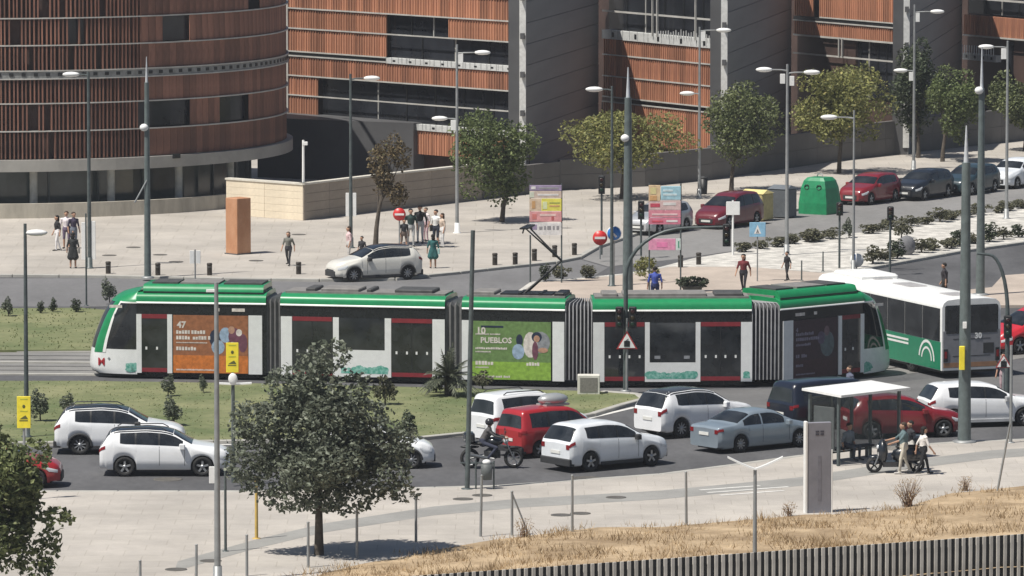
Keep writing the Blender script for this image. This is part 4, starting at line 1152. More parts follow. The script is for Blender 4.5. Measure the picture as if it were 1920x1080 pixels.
o = put('lettering', text_mesh('30', .30, WHITE, 'lettering', .012), bb, (-.045, -.28, 1.63)); o.rotation_euler = (R(90), 0, R(-90))
for x0, x1 in ((1.2, 2.3), (5.0, 6.6), (8.2, 9.0)): MB().bbox(x0, x1, -.5, .3, BH - .01, BH + .03, .02).build('roof_hatch', mat('hatch grey', (.34, .33, .33), .6), bb)
MB().bbox(BL - 3.2, BL - .6, -.85, .85, BH - .02, BH + .18, .08).build('roof_unit', WHITE, bb)
MB().bbox(BL - .02, BL + .03, -1.15, 1.15, 1.0, 2.7, .05).build('windscreen', GLASSD, bb)
for s_ in (-1, 1): MB().bbox(BL - .1, BL + .2, *sorted((s_ * 1.25, s_ * 1.5)), 2.1, 2.5, .04).build('mirror', PLAST, bb)
MB().box(.2, BL - .2, -1.1, 1.1, .2, .4).build('underbody', BLACK, bus)

# ---------------------------------------------------------------- two-wheelers
def two_wheeler(name, label, cat, pos, heading, body_m, scooter=False, topbox=False):
    t = thing(name, label, cat, (pos[0], pos[1], pos[2] if len(pos) > 2 else .008), R(heading))
    wr = .25 if scooter else .32; wb = 1.30 if scooter else 1.42
    tw = MB(); w = .085 if scooter else .06; tw.lathe([(wr * .7, -w), (wr * .95, -w * .8), (wr, 0), (wr * .95, w * .8), (wr * .7, w), (wr * .66, 0), (wr * .7, -w)], 20, 0, Matrix.Rotation(R(90), 4, 'X'))
    rim = MB(); rim.lathe([(wr * .7, -.04), (wr * .7, .04), (wr * .62, .03), (wr * .62, -.03), (wr * .7, -.04)], 18, 0, Matrix.Rotation(R(90), 4, 'X'))
    for k in range(5): rim.box(-.02, .02, -.02, .02, .03, wr * .66, 0, Matrix.Rotation(2 * math.pi * k / 5, 4, 'Y'))
    rim.lathe([(.05, -.06), (.05, .06), (0, .06)], 8, 0, Matrix.Rotation(R(90), 4, 'X'))
    tm, rm = tw.mesh('wheel', RUBBER), rim.mesh('rim', CHROME if not scooter else PLAST)
    for x in (-wb / 2, wb / 2):
        w_ = put('wheel', tm, t, (x, 0, wr)); put('rim', rm, w_)
    for y in (-.09, .09): MB().tube([(wb / 2, y, wr), (wb / 2 - .26, y, .86)], .028).build('fork_leg', STEEL, t); MB().tube([(-wb / 2, y, wr), (-.1, y, .45)], .03).build('swing_arm', STEEL, t)
    MB().tube([(.34, -.36, 1.02), (.40, -.15, .98), (.40, .15, .98), (.34, .36, 1.02)], .018).build('handlebar', BLACK, t)
    for s_ in (-1, 1): MB().tube([(.40, s_ * .2, 1.0), (.44, s_ * .28, 1.16)], .01).ball((.44, s_ * .3, 1.2), (.02, .06, .045)).build('mirror', BLACK, t)
    if scooter:
        b = MB(); b.ball((.40, 0, .66), (.17, .29, .40)); b.box(-.25, .40, -.2, .2, .20, .36); b.ball((-.38, 0, .55), (.52, .23, .29)); b.ball((.62, 0, .46), (.20, .10, .10))
        b.build('fairing', body_m, t)
        MB().ball((.52, 0, .80), (.07, .10, .08)).build('head_light', LIGHTW, t)
        MB().box(.50, .55, -.14, .14, .55, .66).build('number_plate', WHITE, t)
    else:
        b = MB(); b.ball((.10, 0, .86), (.30, .17, .15)); b.build('fuel_tank', body_m, t)
        e = MB(); e.ball((.02, 0, .48), (.26, .16, .2)); e.box(-.25, .28, -.12, .12, .34, .55); e.build('engine', PLAST, t)
        MB().ball((wb / 2 - .02, 0, .66), (.30, .07, .05)).ball((-wb / 2, 0, .68), (.32, .08, .05)).build('mudguard', BLACK, t)
        MB().cyl((-.1, -.16, .34), (-.72, -.2, .46), .05, .06).build('exhaust', STEEL, t)
        MB().ball((.46, 0, .88), (.09, .12, .12)).build('head_light', LIGHTW, t)
    MB().ball((-.36, 0, .80), (.38, .14, .07)).build('seat', BLACK, t)
    if topbox: MB().bbox(-.92, -.55, -.2, .2, .86, 1.16, .06).build('top_box', body_m, t)
    return t
two_wheeler('motorcycle', 'black motorcycle with rider waiting behind the litter bin', 'motorcycle', (*(-0.696, -26.780), .008), 2, CBLK, topbox=True).scale = (1.06, 1.4, 1.08)
two_wheeler('motor_scooter', 'dark scooter being wheeled along the pavement by the bus shelter', 'scooter', (*(13.048, -28.882), .12), 184, CBLK, True, True).scale = (1.12, 1.2, 1.1)

# ---------------------------------------------------------------- lamps, masts, signs, street furniture
def head_mesh():
    return MB().ball((0, 0, 0), (.40, .17, .12), 14, 6).mesh('lamp_head', LAMPW)
HEAD = head_mesh()
def lamp(label, base, z0, h, arms, m=GALV, r=.085, panels=(), group='street lamps', plinth=False, yaw=0.0):
    """arms: (height, reach along X, sign)"""
    t = thing('street_lamp', label, 'street lamp', (base[0], base[1], z0), yaw, group)
    MB().cyl((0, 0, 0), (0, 0, h), r, r * .62, 10).build('pole', m, t)
    MB().lathe([(r * 2.2, -.01), (r * 2.2, .03), (r * 1.4, .06), (r * 1.3, .5), (0, .5)], 10).build('base_collar', m if not plinth else WHITE, t)
    for hz, reach in arms:
        s_ = 1 if reach > 0 else -1
        a = MB().tube([(0, 0, hz - .06), (reach * .35, 0, hz - .01), (reach, 0, hz)], [.045, .035, .03]).build('arm', m, t)
        put('lamp_head', HEAD, a, (reach + s_ * .28, 0, hz + .0))
    for x0, x1, zz0, zz1 in panels:
        MB().bbox(x0, x1, -.03, .03, zz0, zz1, .01).build('panel', WHITE, t)
    return t
lamp('lamp post with one short arm and two tall white side banners on the plaza', (-19.198, 44.569), .12, 8.948, [(8.826, -.5)], DARKP, .10, [(-.36, -.14, .4, 2.1), (.08, .28, .4, 2.15)])
lamp('dark lamp post with a single lamp rising from the lawn edge', (-17.286, -18.662), .10, 7.622, [(7.298, .12)], DARKP, .09)
lamp('galvanised lamp post standing at the near pavement with small white notice', (-8.825, -54.938), .12, 9.034, [], GALV, .10, [(-.24, -.06, 3.0, 3.5), (-.3, .02, 8.745, 8.825)])
lamp('dark lamp post with right-hand lamp and white notice behind the thin reddish tree', (-7.573, 54.639), .12, 8.197, [(7.996, .72)], DARKP, .09, [(-.24, -.08, 1.5, 2.6), (.08, .26, 1.5, 2.6)])
lamp('tall lamp post on a white plinth with lamps at two heights', (-2.650, 62.514), .12, 9.105, [(8.718, .95), (5.542, -.55)], GALV, .09, [(.04, .30, 8.254, 8.718), (-.30, -.04, 4.973, 5.464)], plinth=True)
lamp('lamp post with single left lamp carrying the blue arrow sign', (4.405, 36.354), .12, 8.841, [(8.699, -.50)], DARKP, .085)
lamp('grey lamp post with lamps at two heights beside the maroon people carrier', (9.612, 82.478), .12, 8.808, [(8.643, .95), (5.400, -.35)], GALV, .085, [(.05, .3, 8.094, 8.588)])
lamp('grey lamp post with two opposite arms and two small panels on the median', (12.763, 51.117), .12, 8.873, [(8.625, -.80), (8.500, .85)], GALV, .095, [(-.34, -.10, 7.978, 8.426), (.10, .32, 7.879, 8.326)])
lamp('thin lamp post with single left lamp behind the bus roof', (15.446, 43.294), .12, 7.287, [(6.972, -.85)], GALV, .07)
lamp('tall lamp post with lamps at two heights before the darkest tree', (21.784, 101.128), .12, 8.954, [(8.577, .95), (5.383, -.45)], GALV, .09, [(.05, .28, 8.025, 8.519), (-.28, -.05, 4.831, 5.296)])
lamp('lamp post with single left lamp standing at the far end of the median', (24.464, 70.506), .12, 8.809, [(8.518, -.78)], GALV, .09, [(-.32, -.06, 7.909, 8.438)])

def mast(label, base, z0, h, r, tip, globe=None, brace=False, extras=None):
    t = thing('catenary_mast', label, 'mast', (base[0], base[1], z0), 0, 'tramway masts')
    MB().cyl((0, 0, 0), (0, 0, h - tip), r, r * .64, 14).build('pole', mat('mast paint', (.115, .14, .138), .45, var=.15), t)
    MB().cyl((0, 0, h - tip), (0, 0, h), r * .40, r * .10, 12).build('tip_cone', mat('pale mast tip', (.5, .52, .54), .4), t)
    MB().lathe([(r * 1.8, -.01), (r * 1.8, .05), (r * 1.1, .08), (0, .08)], 12).build('base_plate', GALV, t)
    if globe: MB().ball((-.12, -.1, globe), (.2, .17, .17)).build('lamp_globe', LAMPW, t)
    if brace: MB().tube([(0, -.1, brace), (-.55, -.2, brace - 1.0)], .04).build('brace', GALV, t)
    return t
mast('dark tramway mast with white tip and small lamp beside the rusty pillar', (-16.298, 40.030), .12, 9.911, .16, 1.15, 6.751, 4.400)
mast('thick dark tramway mast with white tip behind the tram', (4.985, 29.276), .12, 10.120, .235, 1.3, 7.078)
mast('pale tipped tramway mast beyond the bus with white lamp', (20.389, 32.299), .12, 10.811, .20, 1.8, 8.925)
mm = mast('thick grey tramway mast on the near pavement with yellow box', (15.987, -20.380), .12, 11.217, .235, 1.3)
MB().bbox(-.22, -.02, -.36, -.24, 2.610, 3.447, .02).build('yellow_box', YELLOW, mm)
MB().bbox(-.10, .04, -.3, -.22, 4.074, 4.302, .01).build('small_plate', WHITE, mm)
slim = lambda lab, b, z0, h, r=.05, m=DARKP, name='slim_post', cat='post', grp=None: tag(MB().cyl((0, 0, 0), (0, 0, h), r, r * .85, 8).lathe([(r * 2.4, -.01), (r * 2.4, .025), (r, .03)], 8).build(name, m, None, (b[0], b[1], z0)), lab, cat, grp)
slim('slim dark post without a sign at the far lawn edge', (-18.240, 27.903), .10, 3.963, .04)
g = slim('tall slim dark pole beside the litter bin at the kerb', (-1.494, -33.244), .12, 8.662, .085); g.rotation_euler = (0, R(1.3), 0)
slim('thin dark post next to the galvanised lamp post', (-8.883, -48.251), .12, 2.779, .045)
slim('yellow post standing on the pale pavement under the round tree', (-8.039, -45.347), .12, 1.987, .055, mat('ochre paint', (.52, .36, .10), .6))
for uv, h in (((12.902, 38.794), .9), ((14.058, 43.041), .9)):
    slim('thin dark rod bollard on the pinkish island', uv, .12, h, .035, DARKP, 'rod_bollard', 'bollard', 'rod bollards on the island')

# double-armed modern lamps, arms rising like wings
def winglamp(label, base, z0, h, span, rise, banner=None):
    t = thing('wing_lamp', label, 'street lamp', (base[0], base[1], z0), 0, 'lamps with wing-like arms')
    MB().cyl((0, 0, 0), (0, 0, h), .075, .05, 10).build('pole', GALV if not banner else DARKP, t)
    for s_ in (-1, 1):
        q = MB(); n = 5
        for i in range(n):
            x0, x1 = s_ * span * i / n, s_ * span * (i + 1) / n
            z0_, z1_ = h + rise * (i / n) ** 1.15, h + rise * ((i + 1) / n) ** 1.15
            q.add([(x0, -.10, z0_), (x0, .10, z0_), (x1, .10, z1_), (x1, -.10, z1_), (x0, -.10, z0_ + .05), (x0, .10, z0_ + .05), (x1, .10, z1_ + .05), (x1, -.10, z1_ + .05)], [(0, 1, 2, 3), (4, 7, 6, 5), (0, 3, 7, 4), (1, 5, 6, 2), (0, 4, 5, 1), (2, 6, 7, 3)])
        q.build('lamp_wing', LAMPW, t)
    return t
winglamp('lamp with two white wing-like arms in front of the dry bank', (7.220, -56.376), .12, 3.581, .82, .36)
wl = winglamp('lamp with two flat white arms below the yellow banner behind the round tree', (-9.356, -31.576), .12, 3.315, .62, .03, True)
def banner(label, base, z0, h, z_lo, w, hh):
    t = thing('banner_sign', label, 'sign', (base[0], base[1], z0), 0, 'yellow banner signs')
    MB().cyl((0, .05, 0), (0, .05, h), .05, .045, 8).build('pole', GALV, t)
    b = MB().bbox(-w / 2, w / 2, -.025, .015, z_lo, z_lo + hh, .012).build('banner', YELLOW, t)
    dk = mat('sign ink', (.10, .11, .03), .5)
    MB().ball((0, -.03, z_lo + hh * .68), (.05, .004, .06)).build('pictogram', dk, b)
    MB().add([(-.14, -.03, z_lo + hh * .28), (.14, -.03, z_lo + hh * .28), (.06, -.03, z_lo + hh * .40), (-.02, -.03, z_lo + hh * .36)], [(0, 1, 2, 3)]).build('pictogram', dk, b)
    MB().box(-.15, .13, -.032, -.024, z_lo + hh * .22, z_lo + hh * .25).build('pictogram', dk, b)
    for q in (.52, .9): MB().box(-.12, .12, -.032, -.024, z_lo + hh * q, z_lo + hh * q + .03).build('pictogram', mat('sign ink light', (.45, .48, .05), .5), b)
    return t
banner('yellow banner sign with black pictogram above the flat-armed lamp', ((-9.380, -31.436)[0], (-9.380, -31.436)[1] - .15), .12, 4.746, 3.734, .42, 1.0)
MB().ball((0, 0, 3.532), (.16, .06, .2)).build('emblem', WHITE, wl, (0, -.22, 0))
banner('yellow banner sign with black pictogram above the left leafy tree', (-16.040, -36.102), .12, 3.442, 2.396, .45, 1.05)

# wall camera
cp = thing('camera_post', 'white camera post on the corner of the cream wall', 'camera post', (*(-10.295, 69.761), 1.874 + .09))
cp.location.y += .15
MB().cyl((0, 0, 0), (0, 0, 2.1), .07, .06, 8).build('post', LAMPW, cp); MB().bbox(-.05, .22, -.08, .08, 1.85, 2.02, .02).build('camera_housing', LAMPW, cp)

# ---- round and triangular road signs
def disc(r, m, y, z, n=24, name='sign_disc', parent=None, x=0.0):
    q = MB().lathe([(0, -.012), (r, -.012), (r, .012), (0, .012)], n, 0, Matrix.Translation((x, y, z)) @ Matrix.Rotation(R(90), 4, 'X'))
    return q.build(name, m, parent)
def post_sign(name, label, base, z0, h, r=.035, m=GALV):
    t = thing(name, label, 'sign', (base[0], base[1], z0))
    MB().cyl((0, 0, 0), (0, 0, h), r, r, 8).build('post', m, t)
    return t
def no_entry(label, base, z0, zc, r=.30):
    t = post_sign('no_entry_sign', label, base, z0, zc + r * .8)
    d = disc(r, RED, -.06, zc, parent=t)
    MB().box(-r * .72, r * .72, -.085, -.07, zc - r * .16, zc + r * .16).build('white_bar', WHITE, d)
    return t
no_entry('round red no-entry sign among the people on the plaza', (-5.267, 53.274), .12, 1.711, .30)
t = no_entry('round red no-entry sign beside the blue arrow sign', (4.060, 48.990), .12, 0.993, .34)
t = post_sign('arrow_sign', 'round blue sign with white arrow on the island', ((4.507, 36.839)[0], (4.507, 36.839)[1] - .25), .12, 2.522)
d = disc(.33, WHITE, -.06, 2.308, parent=t); disc(.30, BLUE, -.075, 2.308, parent=d)
za_ = 2.308
MB().add([(-.16, -.092, za_ + .10), (-.04, -.092, za_ + .16), (-.04, -.092, za_ + .05), (.14, -.092, za_ - .12), (.08, -.092, za_ - .18), (-.10, -.092, za_ - .01)], [list(range(6))]).build('white_arrow', WHITE, d)
def triangle(label, base, z0, zc, s=.42, post_h=None, m=GALV):
    t = post_sign('warning_sign', label, base, z0, post_h or zc + s * .5, .05, m)
    def tri(k, y, mt, nm, par):
        pts = [(-s * k, -s * k * .58 + zc), (s * k, -s * k * .58 + zc), (0, s * k * 1.15 + zc)]
        return MB().add([(x, yy, z) for yy in (y, y + .015) for x, z in pts], [(0, 1, 2), (5, 4, 3), (0, 3, 4, 1), (1, 4, 5, 2), (2, 5, 3, 0)]).build(nm, mt, par)
    a = tri(1.0, -.09, mat('sign red', (.38, .03, .03), .5), 'sign_plate', t);
    tri(.80, -.105, WHITE, 'sign_face', a)
    MB().bbox(-.11, .11, -.115, -.106, zc - .14, zc + .08, .01).build('tram_symbol', BLACK, a)
    MB().tube([(-.05, -.11, zc + .08), (.05, -.11, zc + .16)], .012, 5).build('tram_symbol', BLACK, a)
    return t
triangle('red bordered triangular tram warning sign on the arched signal pole', ((4.343, -4.124)[0], (4.343, -4.124)[1] - .30), .10, 1.849, .40, 2.782)
triangle('red bordered triangular warning sign on a grey post by the bus rear', ((18.300, -8.132)[0], (18.300, -8.132)[1]), .01, 1.579, .30)
q = slim('leaning grey post with yellow band near the thick mast', (17.615, -20.535), .12, 3.463, .06, GALV)
t = post_sign('notice_board', 'two small white notice boards on a thin post by the plaza kerb', (-14.150, 39.535), .12, 1.321)
for s_ in (-1, 1): MB().bbox(*sorted((s_ * .04, s_ * .24)), -.03, .01, 0.697, 1.273, .01).build('board', WHITE, t)
t = post_sign('direction_board', 'white rectangular board on a tall post before the maroon people carrier', (10.260, 51.117), .12, 2.548, .05, LAMPW)
MB().bbox(-.32, .32, -.08, -.05, 1.874, 2.498, .02).build('board', WHITE, t)
t = post_sign('crossing_sign', 'pale blue pedestrian crossing sign on a thin post', (10.920, 38.548), .12, 2.609, .03)
b_ = MB().bbox(-.36, .36, -.06, -.03, 1.987, 2.633, .02).build('board', mat('pale blue', (.25, .48, .66), .5), t)
zc = 2.322
MB().add([(-.16, -.066, zc - .2), (0, -.066, zc + .2), (.16, -.066, zc - .2)], [(0, 1, 2)]).build('white_triangle', WHITE, b_)
MB().tube([(-.04, -.07, zc - .17), (0, -.07, zc), (.05, -.07, zc - .17)], .016, 5).build('walking_figure', BLACK, b_)
t = post_sign('keep_right_sign', 'round white sign seen edgewise at the tip of the median', (15.604, 43.548), .12, 0.707)
disc(.32, WHITE, -.06, 0.463, parent=t); MB().box(-.16, -.06, -.085, -.07, 0.171, 0.755).build('blue_stripe', BLUE, t)

# ---- traffic signals
def signal_head(parent, x, y, z, h=.85, face=1, back=False):
    b = MB().bbox(x - .15, x + .15, y - .1, y + .1, z - h / 2, z + h / 2, .04).build('signal_head', BLACK, parent)
    for k, c in enumerate(((.035, .012, .012), (.035, .025, .01), (.01, .03, .018))):
        MB().ball((x, y - .11, z + h * (.28 - .28 * k)), (.09, .03, .09), 10, 5).build('lens', mat('lens %d' % k, c, .2), b)
        MB().tube([(x - .11, y - .12, z + h * (.28 - .28 * k)), (x - .08, y - .2, z + h * (.28 - .28 * k) + .09), (x + .08, y - .2, z + h * (.28 - .28 * k) + .09), (x + .11, y - .12, z + h * (.28 - .28 * k))], .012, 4).build('visor', BLACK, b)
    return b
def signal(label, base, z0, zc, h=.85):
    t = thing('traffic_light', label, 'traffic light', (base[0], base[1], z0))
    MB().cyl((0, .12, 0), (0, .12, zc + h / 2), .05, .05, 8).build('pole', DARKP, t)
    signal_head(t, 0, 0, zc, h)
    return t
signal('traffic light standing just behind the no-entry sign', (4.163, 51.117), .12, 3.271)
signal('traffic light beside the second advert signpost', (5.987, 50.582), .12, 2.144)
signal('slim traffic light with green top behind the tram roof', (14.883, 44.569), .12, 2.712, .6)
signal('slim dark traffic light at the median kerb beyond the bus', (17.051, 42.282), .12, 2.715, .6)
def arch_signal(label, base, z0, h, reach, rise, heads, m=DARKP):
    t = thing('arched_signal_mast', label, 'traffic light', (base[0], base[1], z0), 0, 'arched signal masts')
    pts = [(0, 0, 0), (0, 0, h * .5), (0, 0, h)]
    for i in range(1, 9):
        a = math.pi / 2 * i / 8
        pts.append((reach * .62 * (1 - math.cos(a)), 0, h + rise * math.sin(a)))
    pts.append((reach, 0, h + rise + .04))
    MB().tube(pts, [.10, .09, .08] + [.075 - .003 * i for i in range(8)] + [.045], 8).build('arched_pole', m, t)
    MB().lathe([(.2, -.01), (.2, .04), (.1, .05)], 10).build('base_plate', GALV, t)
    for x, z in heads: signal_head(t, x, -.16, z)
    return t
arch_signal('arched dark signal mast reaching over the road from the lawn tip', (4.300, -4.301), .10, 4.320, 3.85, 6.202 - 4.320, [(-.24, 2.801), (.26, 2.801), (3.8, 5.939)])
arch_signal('arched dark signal mast bending over beside the bus rear', (18.545, -6.753), .01, 3.254, -1.15, 5.499 - 3.254, [(.0, 2.813)])

# ---- advert signposts with stacked boards
def advert(label, base, z0, w, boards, h):
    t = thing('advert_signpost', label, 'sign', (base[0], base[1], z0))
    for x in (.03, w): MB().cyl((x, .06, 0), (x, .06, h), .035, .035, 8).build('post', DARKP, t)
    for (x0, x1, z0_, z1_, c, items) in boards:
        b = MB().bbox(x0 * w, x1 * w, -.02, .03, z0_, z1_, .01).build('board', mat('board %s' % (c,), c, .55, var=.15, scale=5), t)
        for ix, iz, iw, ih, ic in items:
            MB().bbox((x0 + (x1 - x0) * ix) * w, (x0 + (x1 - x0) * (ix + iw)) * w, -.028, -.02, z0_ + (z1_ - z0_) * iz, z0_ + (z1_ - z0_) * (iz + ih), .004).build('print_block', mat('ink %s' % (ic,), ic, .5), b)
    return t
hz = lambda v: 4.414 * (530 - v) / 185.0
wht, gry, prp, org, yel, pnk, rdd = (.72, .70, .68), (.30, .29, .30), (.34, .27, .40), (.62, .36, .16), (.74, .68, .12), (.70, .33, .33), (.55, .08, .12)
advert('tall advert signpost with yellow and pink boards and a white bottom board', (0.781, 37.813), .12, 1.42, [
    (0, 1, hz(358), hz(348), prp, [(.05, .25, .14, .5, wht), (.3, .3, .6, .3, gry)]),
    (0, 1, hz(372), hz(359), (.62, .5, .42), [(.0, .1, .14, .8, (.65, .68, .55)), (.25, .35, .65, .25, wht)]),
    (0, .36, hz(396), hz(373), (.64, .5, .36), [(.2, .2, .3, .6, org)]), (.37, 1, hz(396), hz(373), yel, [(.06, .15, .22, .6, (.7, .75, .45)), (.4, .35, .5, .12, org), (.4, .6, .5, .12, (.4, .42, .1))]),
    (0, 1, hz(416), hz(397), pnk, [(.08, .25, .14, .5, (.62, .2, .18)), (.32, .55, .5, .2, (.75, .55, .5)), (.68, .15, .08, .4, (.5, .12, .12))]),
    (0, 1, hz(441), hz(418), wht, [(.03, .45, .2, .4, prp), (.3, .45, .1, .25, gry), (.45, .45, .06, .3, gry), (.55, .45, .12, .3, gry), (.72, .45, .06, .3, gry), (.84, .45, .08, .3, gry)])], hz(345))
hz2 = lambda v: 4.809 * (550 - v) / 205.0
blu = (.36, .58, .66)
advert('tall advert signpost with blue and bright pink boards', (5.960, 33.006), .12, 1.40, [
    (0, .36, hz2(378), hz2(348), (.70, .52, .32), [(.15, .45, .5, .4, (.68, .6, .3)), (.1, .05, .6, .3, org)]), (.38, 1, hz2(375), hz2(350), blu, [(.1, .3, .7, .15, (.6, .72, .74)), (.1, .6, .5, .15, (.6, .72, .74))]),
    (0, 1, hz2(394), hz2(377), (.66, .48, .46), [(.05, .3, .3, .4, rdd), (.45, .5, .4, .3, wht)]),
    (0, 1, hz2(408), hz2(395), (.68, .26, .32), [(.1, .3, .8, .25, (.75, .55, .55))]),
    (0, 1, hz2(421), hz2(409), (.64, .20, .28), [(.1, .3, .35, .3, rdd), (.55, .35, .35, .3, wht)]),
    (0, .84, hz2(469), hz2(448), (.72, .30, .45), [(.3, .25, .4, .45, (.75, .22, .42))]), (.85, 1.0, hz2(469), hz2(448), (.62, .72, .68), [(.4, .2, .3, .6, (.1, .3, .2))])], hz2(345))

# ---- bollards
bol = MB().lathe([(.115, -.01), (.115, .46), (.125, .47), (.125, .52), (.10, .55), (0, .56)], 14)
bol_me = bol.mesh('bollard', mat('dark brown iron', (.045, .038, .032), .6, .2, var=.2))
band_me = MB().lathe([(.119, .36), (.119, .40)], 14).mesh('band', mat('grey band', (.14, .14, .13), .6))
for i, (uv, lab) in enumerate((
    ((-18.190, 42.030), 'low dark iron bollard next to the lamp post with white banners'), ((-15.914, 41.277), 'low dark iron bollard next to the tramway mast by the rusty pillar'), ((-13.589, 41.277), 'low dark iron bollard next to the two small notice boards'),
    ((-9.603, 41.779), 'low dark iron bollard in front of the two-tone crossover'), ((-0.780, 46.114), 'low dark iron bollard on the curved kerb before the first advert signpost'), ((0.146, 46.374), 'low dark iron bollard on the curved kerb before the first advert signpost'),
    ((1.031, 48.200), 'low dark iron bollard on the curved kerb behind the first advert signpost'), ((1.976, 50.050), 'low dark iron bollard on the curved kerb behind the first advert signpost'), ((2.900, 51.117), 'low dark iron bollard at the end of the curved kerb'),
    ((8.536, 46.374), 'low dark iron bollard on the island beyond the planter'), ((7.673, 45.083), 'low dark iron bollard on the island beside the second advert signpost'))):
    o = put('bollard', bol_me, None, (uv[0], uv[1], .12)); tag(o, lab, 'bollard', 'low iron bollards along the plaza kerb')
    put('band', band_me, o)

# ---- bus shelter
SG = mat('shelter glass', (.10, .13, .13), .08, var=.1, alpha=.30, spec=.6)
sx, sy = (11.195, -27.145)
sh = thing('bus_shelter', 'bus shelter with white roof and dark posts on the near pavement', 'bus shelter', (sx, sy, .12), R(44))
SL, SD, SH = 3.1, 1.35, 2.38
for x, y in ((.0, 0), (.0, SD), (1.05, SD), (2.1, SD), (SL - .05, SD), (SL - .05, .0)):
    MB().box(x - .045, x + .045, y - .045, y + .045, 0, SH).build('post', DARKP, sh)
rf = MB(); rf.add([(-.2, -.3, SH + .02), (SL + .2, -.3, SH + .02), (SL + .2, SD + .2, SH + .12), (-.2, SD + .2, SH + .12), (-.2, -.3, SH + .10), (SL + .2, -.3, SH + .10), (SL + .2, SD + .2, SH + .2), (-.2, SD + .2, SH + .2)], [(0, 3, 2, 1), (4, 5, 6, 7), (0, 1, 5, 4), (1, 2, 6, 5), (2, 3, 7, 6), (3, 0, 4, 7)])
rf.build('roof', WHITE, sh)
for x0, x1 in ((.05, 1.0), (1.1, 2.05), (2.15, SL - .1)):
    MB().box(x0, x1, SD - .012, SD + .012, .25, SH - .12).build('glass_pane', SG, sh)
MB().box(SL - .06, SL - .04, .06, SD - .06, .25, SH - .12).build('glass_pane', SG, sh)
for zq_ in (.25, SH - .12): MB().box(.05, SL - .1, SD - .03, SD + .03, zq_ - .03, zq_ + .02).build('crossbar', DARKP, sh)
MB().bbox(.5, 2.7, SD - .55, SD - .15, .40, .46, .015).build('bench', PLAST, sh)
for x in (.7, 2.5): MB().box(x - .03, x + .03, SD - .4, SD - .3, 0, .40).build('bench_leg', DARKP, sh)
MB().bbox(-.03, .03, .2, SD - .2, .5, 2.0, .01).build('timetable_case', mat('case', (.08, .09, .09), .4), sh)
# ---- tall information totem
tx_, ty_ = (9.946, -39.146)
tt = thing('information_totem', 'tall grey information totem with white edge on the pavement before the shelter', 'totem', (tx_, ty_, .12), R(14))
TH = 2.956
MB().bbox(-.40, .40, -.08, .08, 0, TH, .02).build('face', mat('totem grey', (.22, .22, .25), .6, var=.12, scale=1.2), tt)
MB().bbox(-.50, -.402, -.10, .10, 0, TH + .04, .02).build('white_edge', WHITE, tt)
MB().bbox(.402, .44, -.09, .09, 0, TH - .9, .01).build('side_edge', WHITE, tt)
for k in range(2):
    for j in range(2): MB().box(-.14 + .16 * k, .0 + .16 * k - .02, -.088, -.081, TH - .42 + .09 * j, TH - .36 + .09 * j).build('emblem', mat('totem ink', (.06, .06, .08), .5), tt)
MB().box(-.06, .06, -.086, -.081, .4, TH - 1.1).build('groove', mat('totem groove', (.18, .18, .21), .6), tt)
# ---- cabinet, bin, containers
cb = thing('utility_cabinet', 'off-white utility cabinet with grey mesh front on the lawn tip', 'cabinet', (*(2.894, -5.346), .10))
MB().bbox(-.42, .42, 0, .45, 0, .72, .02).build('frame', mat('cabinet cream', (.66, .64, .58), .6), cb)
MB().box(-.33, .33, -.012, .01, .07, .62).build('mesh_panel', mat('cabinet mesh', (.20, .19, .17), .8, var=.2, scale=20), cb)
lb = thing('litter_bin', 'grey litter bin hung in a frame at the kerb beside the tall slim pole', 'litter bin', (*(-0.925, -33.244), .12))
for x in (-.28, .32): MB().cyl((x, 0, 0), (x, 0, .95), .03, n=8).build('leg', DARKP, lb)
MB().lathe([(0, .32), (.17, .32), (.2, .85), (.185, .85), (.16, .36), (0, .36)], 14, 0, Matrix.Translation((.08, 0, 0))).build('bucket', mat('bin grey', (.10, .11, .11), .6), lb)
MB().ball((.08, 0, .90), (.15, .14, .10)).build('rubbish_bag', WHITE, lb)
MB().box(-.8, .34, -.03, .03, .86, .90).build('rail', DARKP, lb)
t = thing('litter_bin', 'dark litter bin on the plaza beside the two-height lamp', 'litter bin', (*(9.909, 85.114), .12))
MB().lathe([(.18, 0), (.22, .8), (.2, .8), (.17, .05), (0, .05)], 12).build('bucket', BLACK, t); MB().lathe([(.23, .84), (.23, .88), (0, .95)], 12).build('lid', PLAST, t)
gb = thing('bottle_bank', 'green igloo-shaped bottle bank parked between bins and red hatchback', 'container', (*(15.441, 74.960), .008), R(-32))
q = MB(); n = 4
ring_pts = [(0.0, .80, .75), (.55, .80, .75), (1.30, .70, .68), (1.66, .60, .58), (1.82, .46, .46)]
vv = []
for z, a, b in ring_pts: vv += [(-a, -b, z), (-a * .6, -b * 1.06, z), (a * .6, -b * 1.06, z), (a, -b, z), (a * 1.06, b * .6, z), (a, b, z), (-a, b, z), (-a * 1.06, b * .6, z)]
q.add(vv, [[i * 8 + j, i * 8 + (j + 1) % 8, (i + 1) * 8 + (j + 1) % 8, (i + 1) * 8 + j] for i in range(4) for j in range(8)], 0, False); q.add(vv[-8:], [list(range(8))])
q.build('shell', mat('bank green', (.012, .22, .09), .45, var=.12), gb)
for x in (-.35, .35): MB().lathe([(.14, -.02), (.14, .02), (.11, .02), (.11, -.02)], 12, 0, Matrix.Translation((x, -.72, 1.35)) @ Matrix.Rotation(R(90), 4, 'X')).build('opening', BLACK, gb)
MB().tube([(-.2, 0, 1.8), (-.1, 0, 1.98), (.1, 0, 1.98), (.2, 0, 1.8)], .03).build('lifting_loop', GALV, gb)
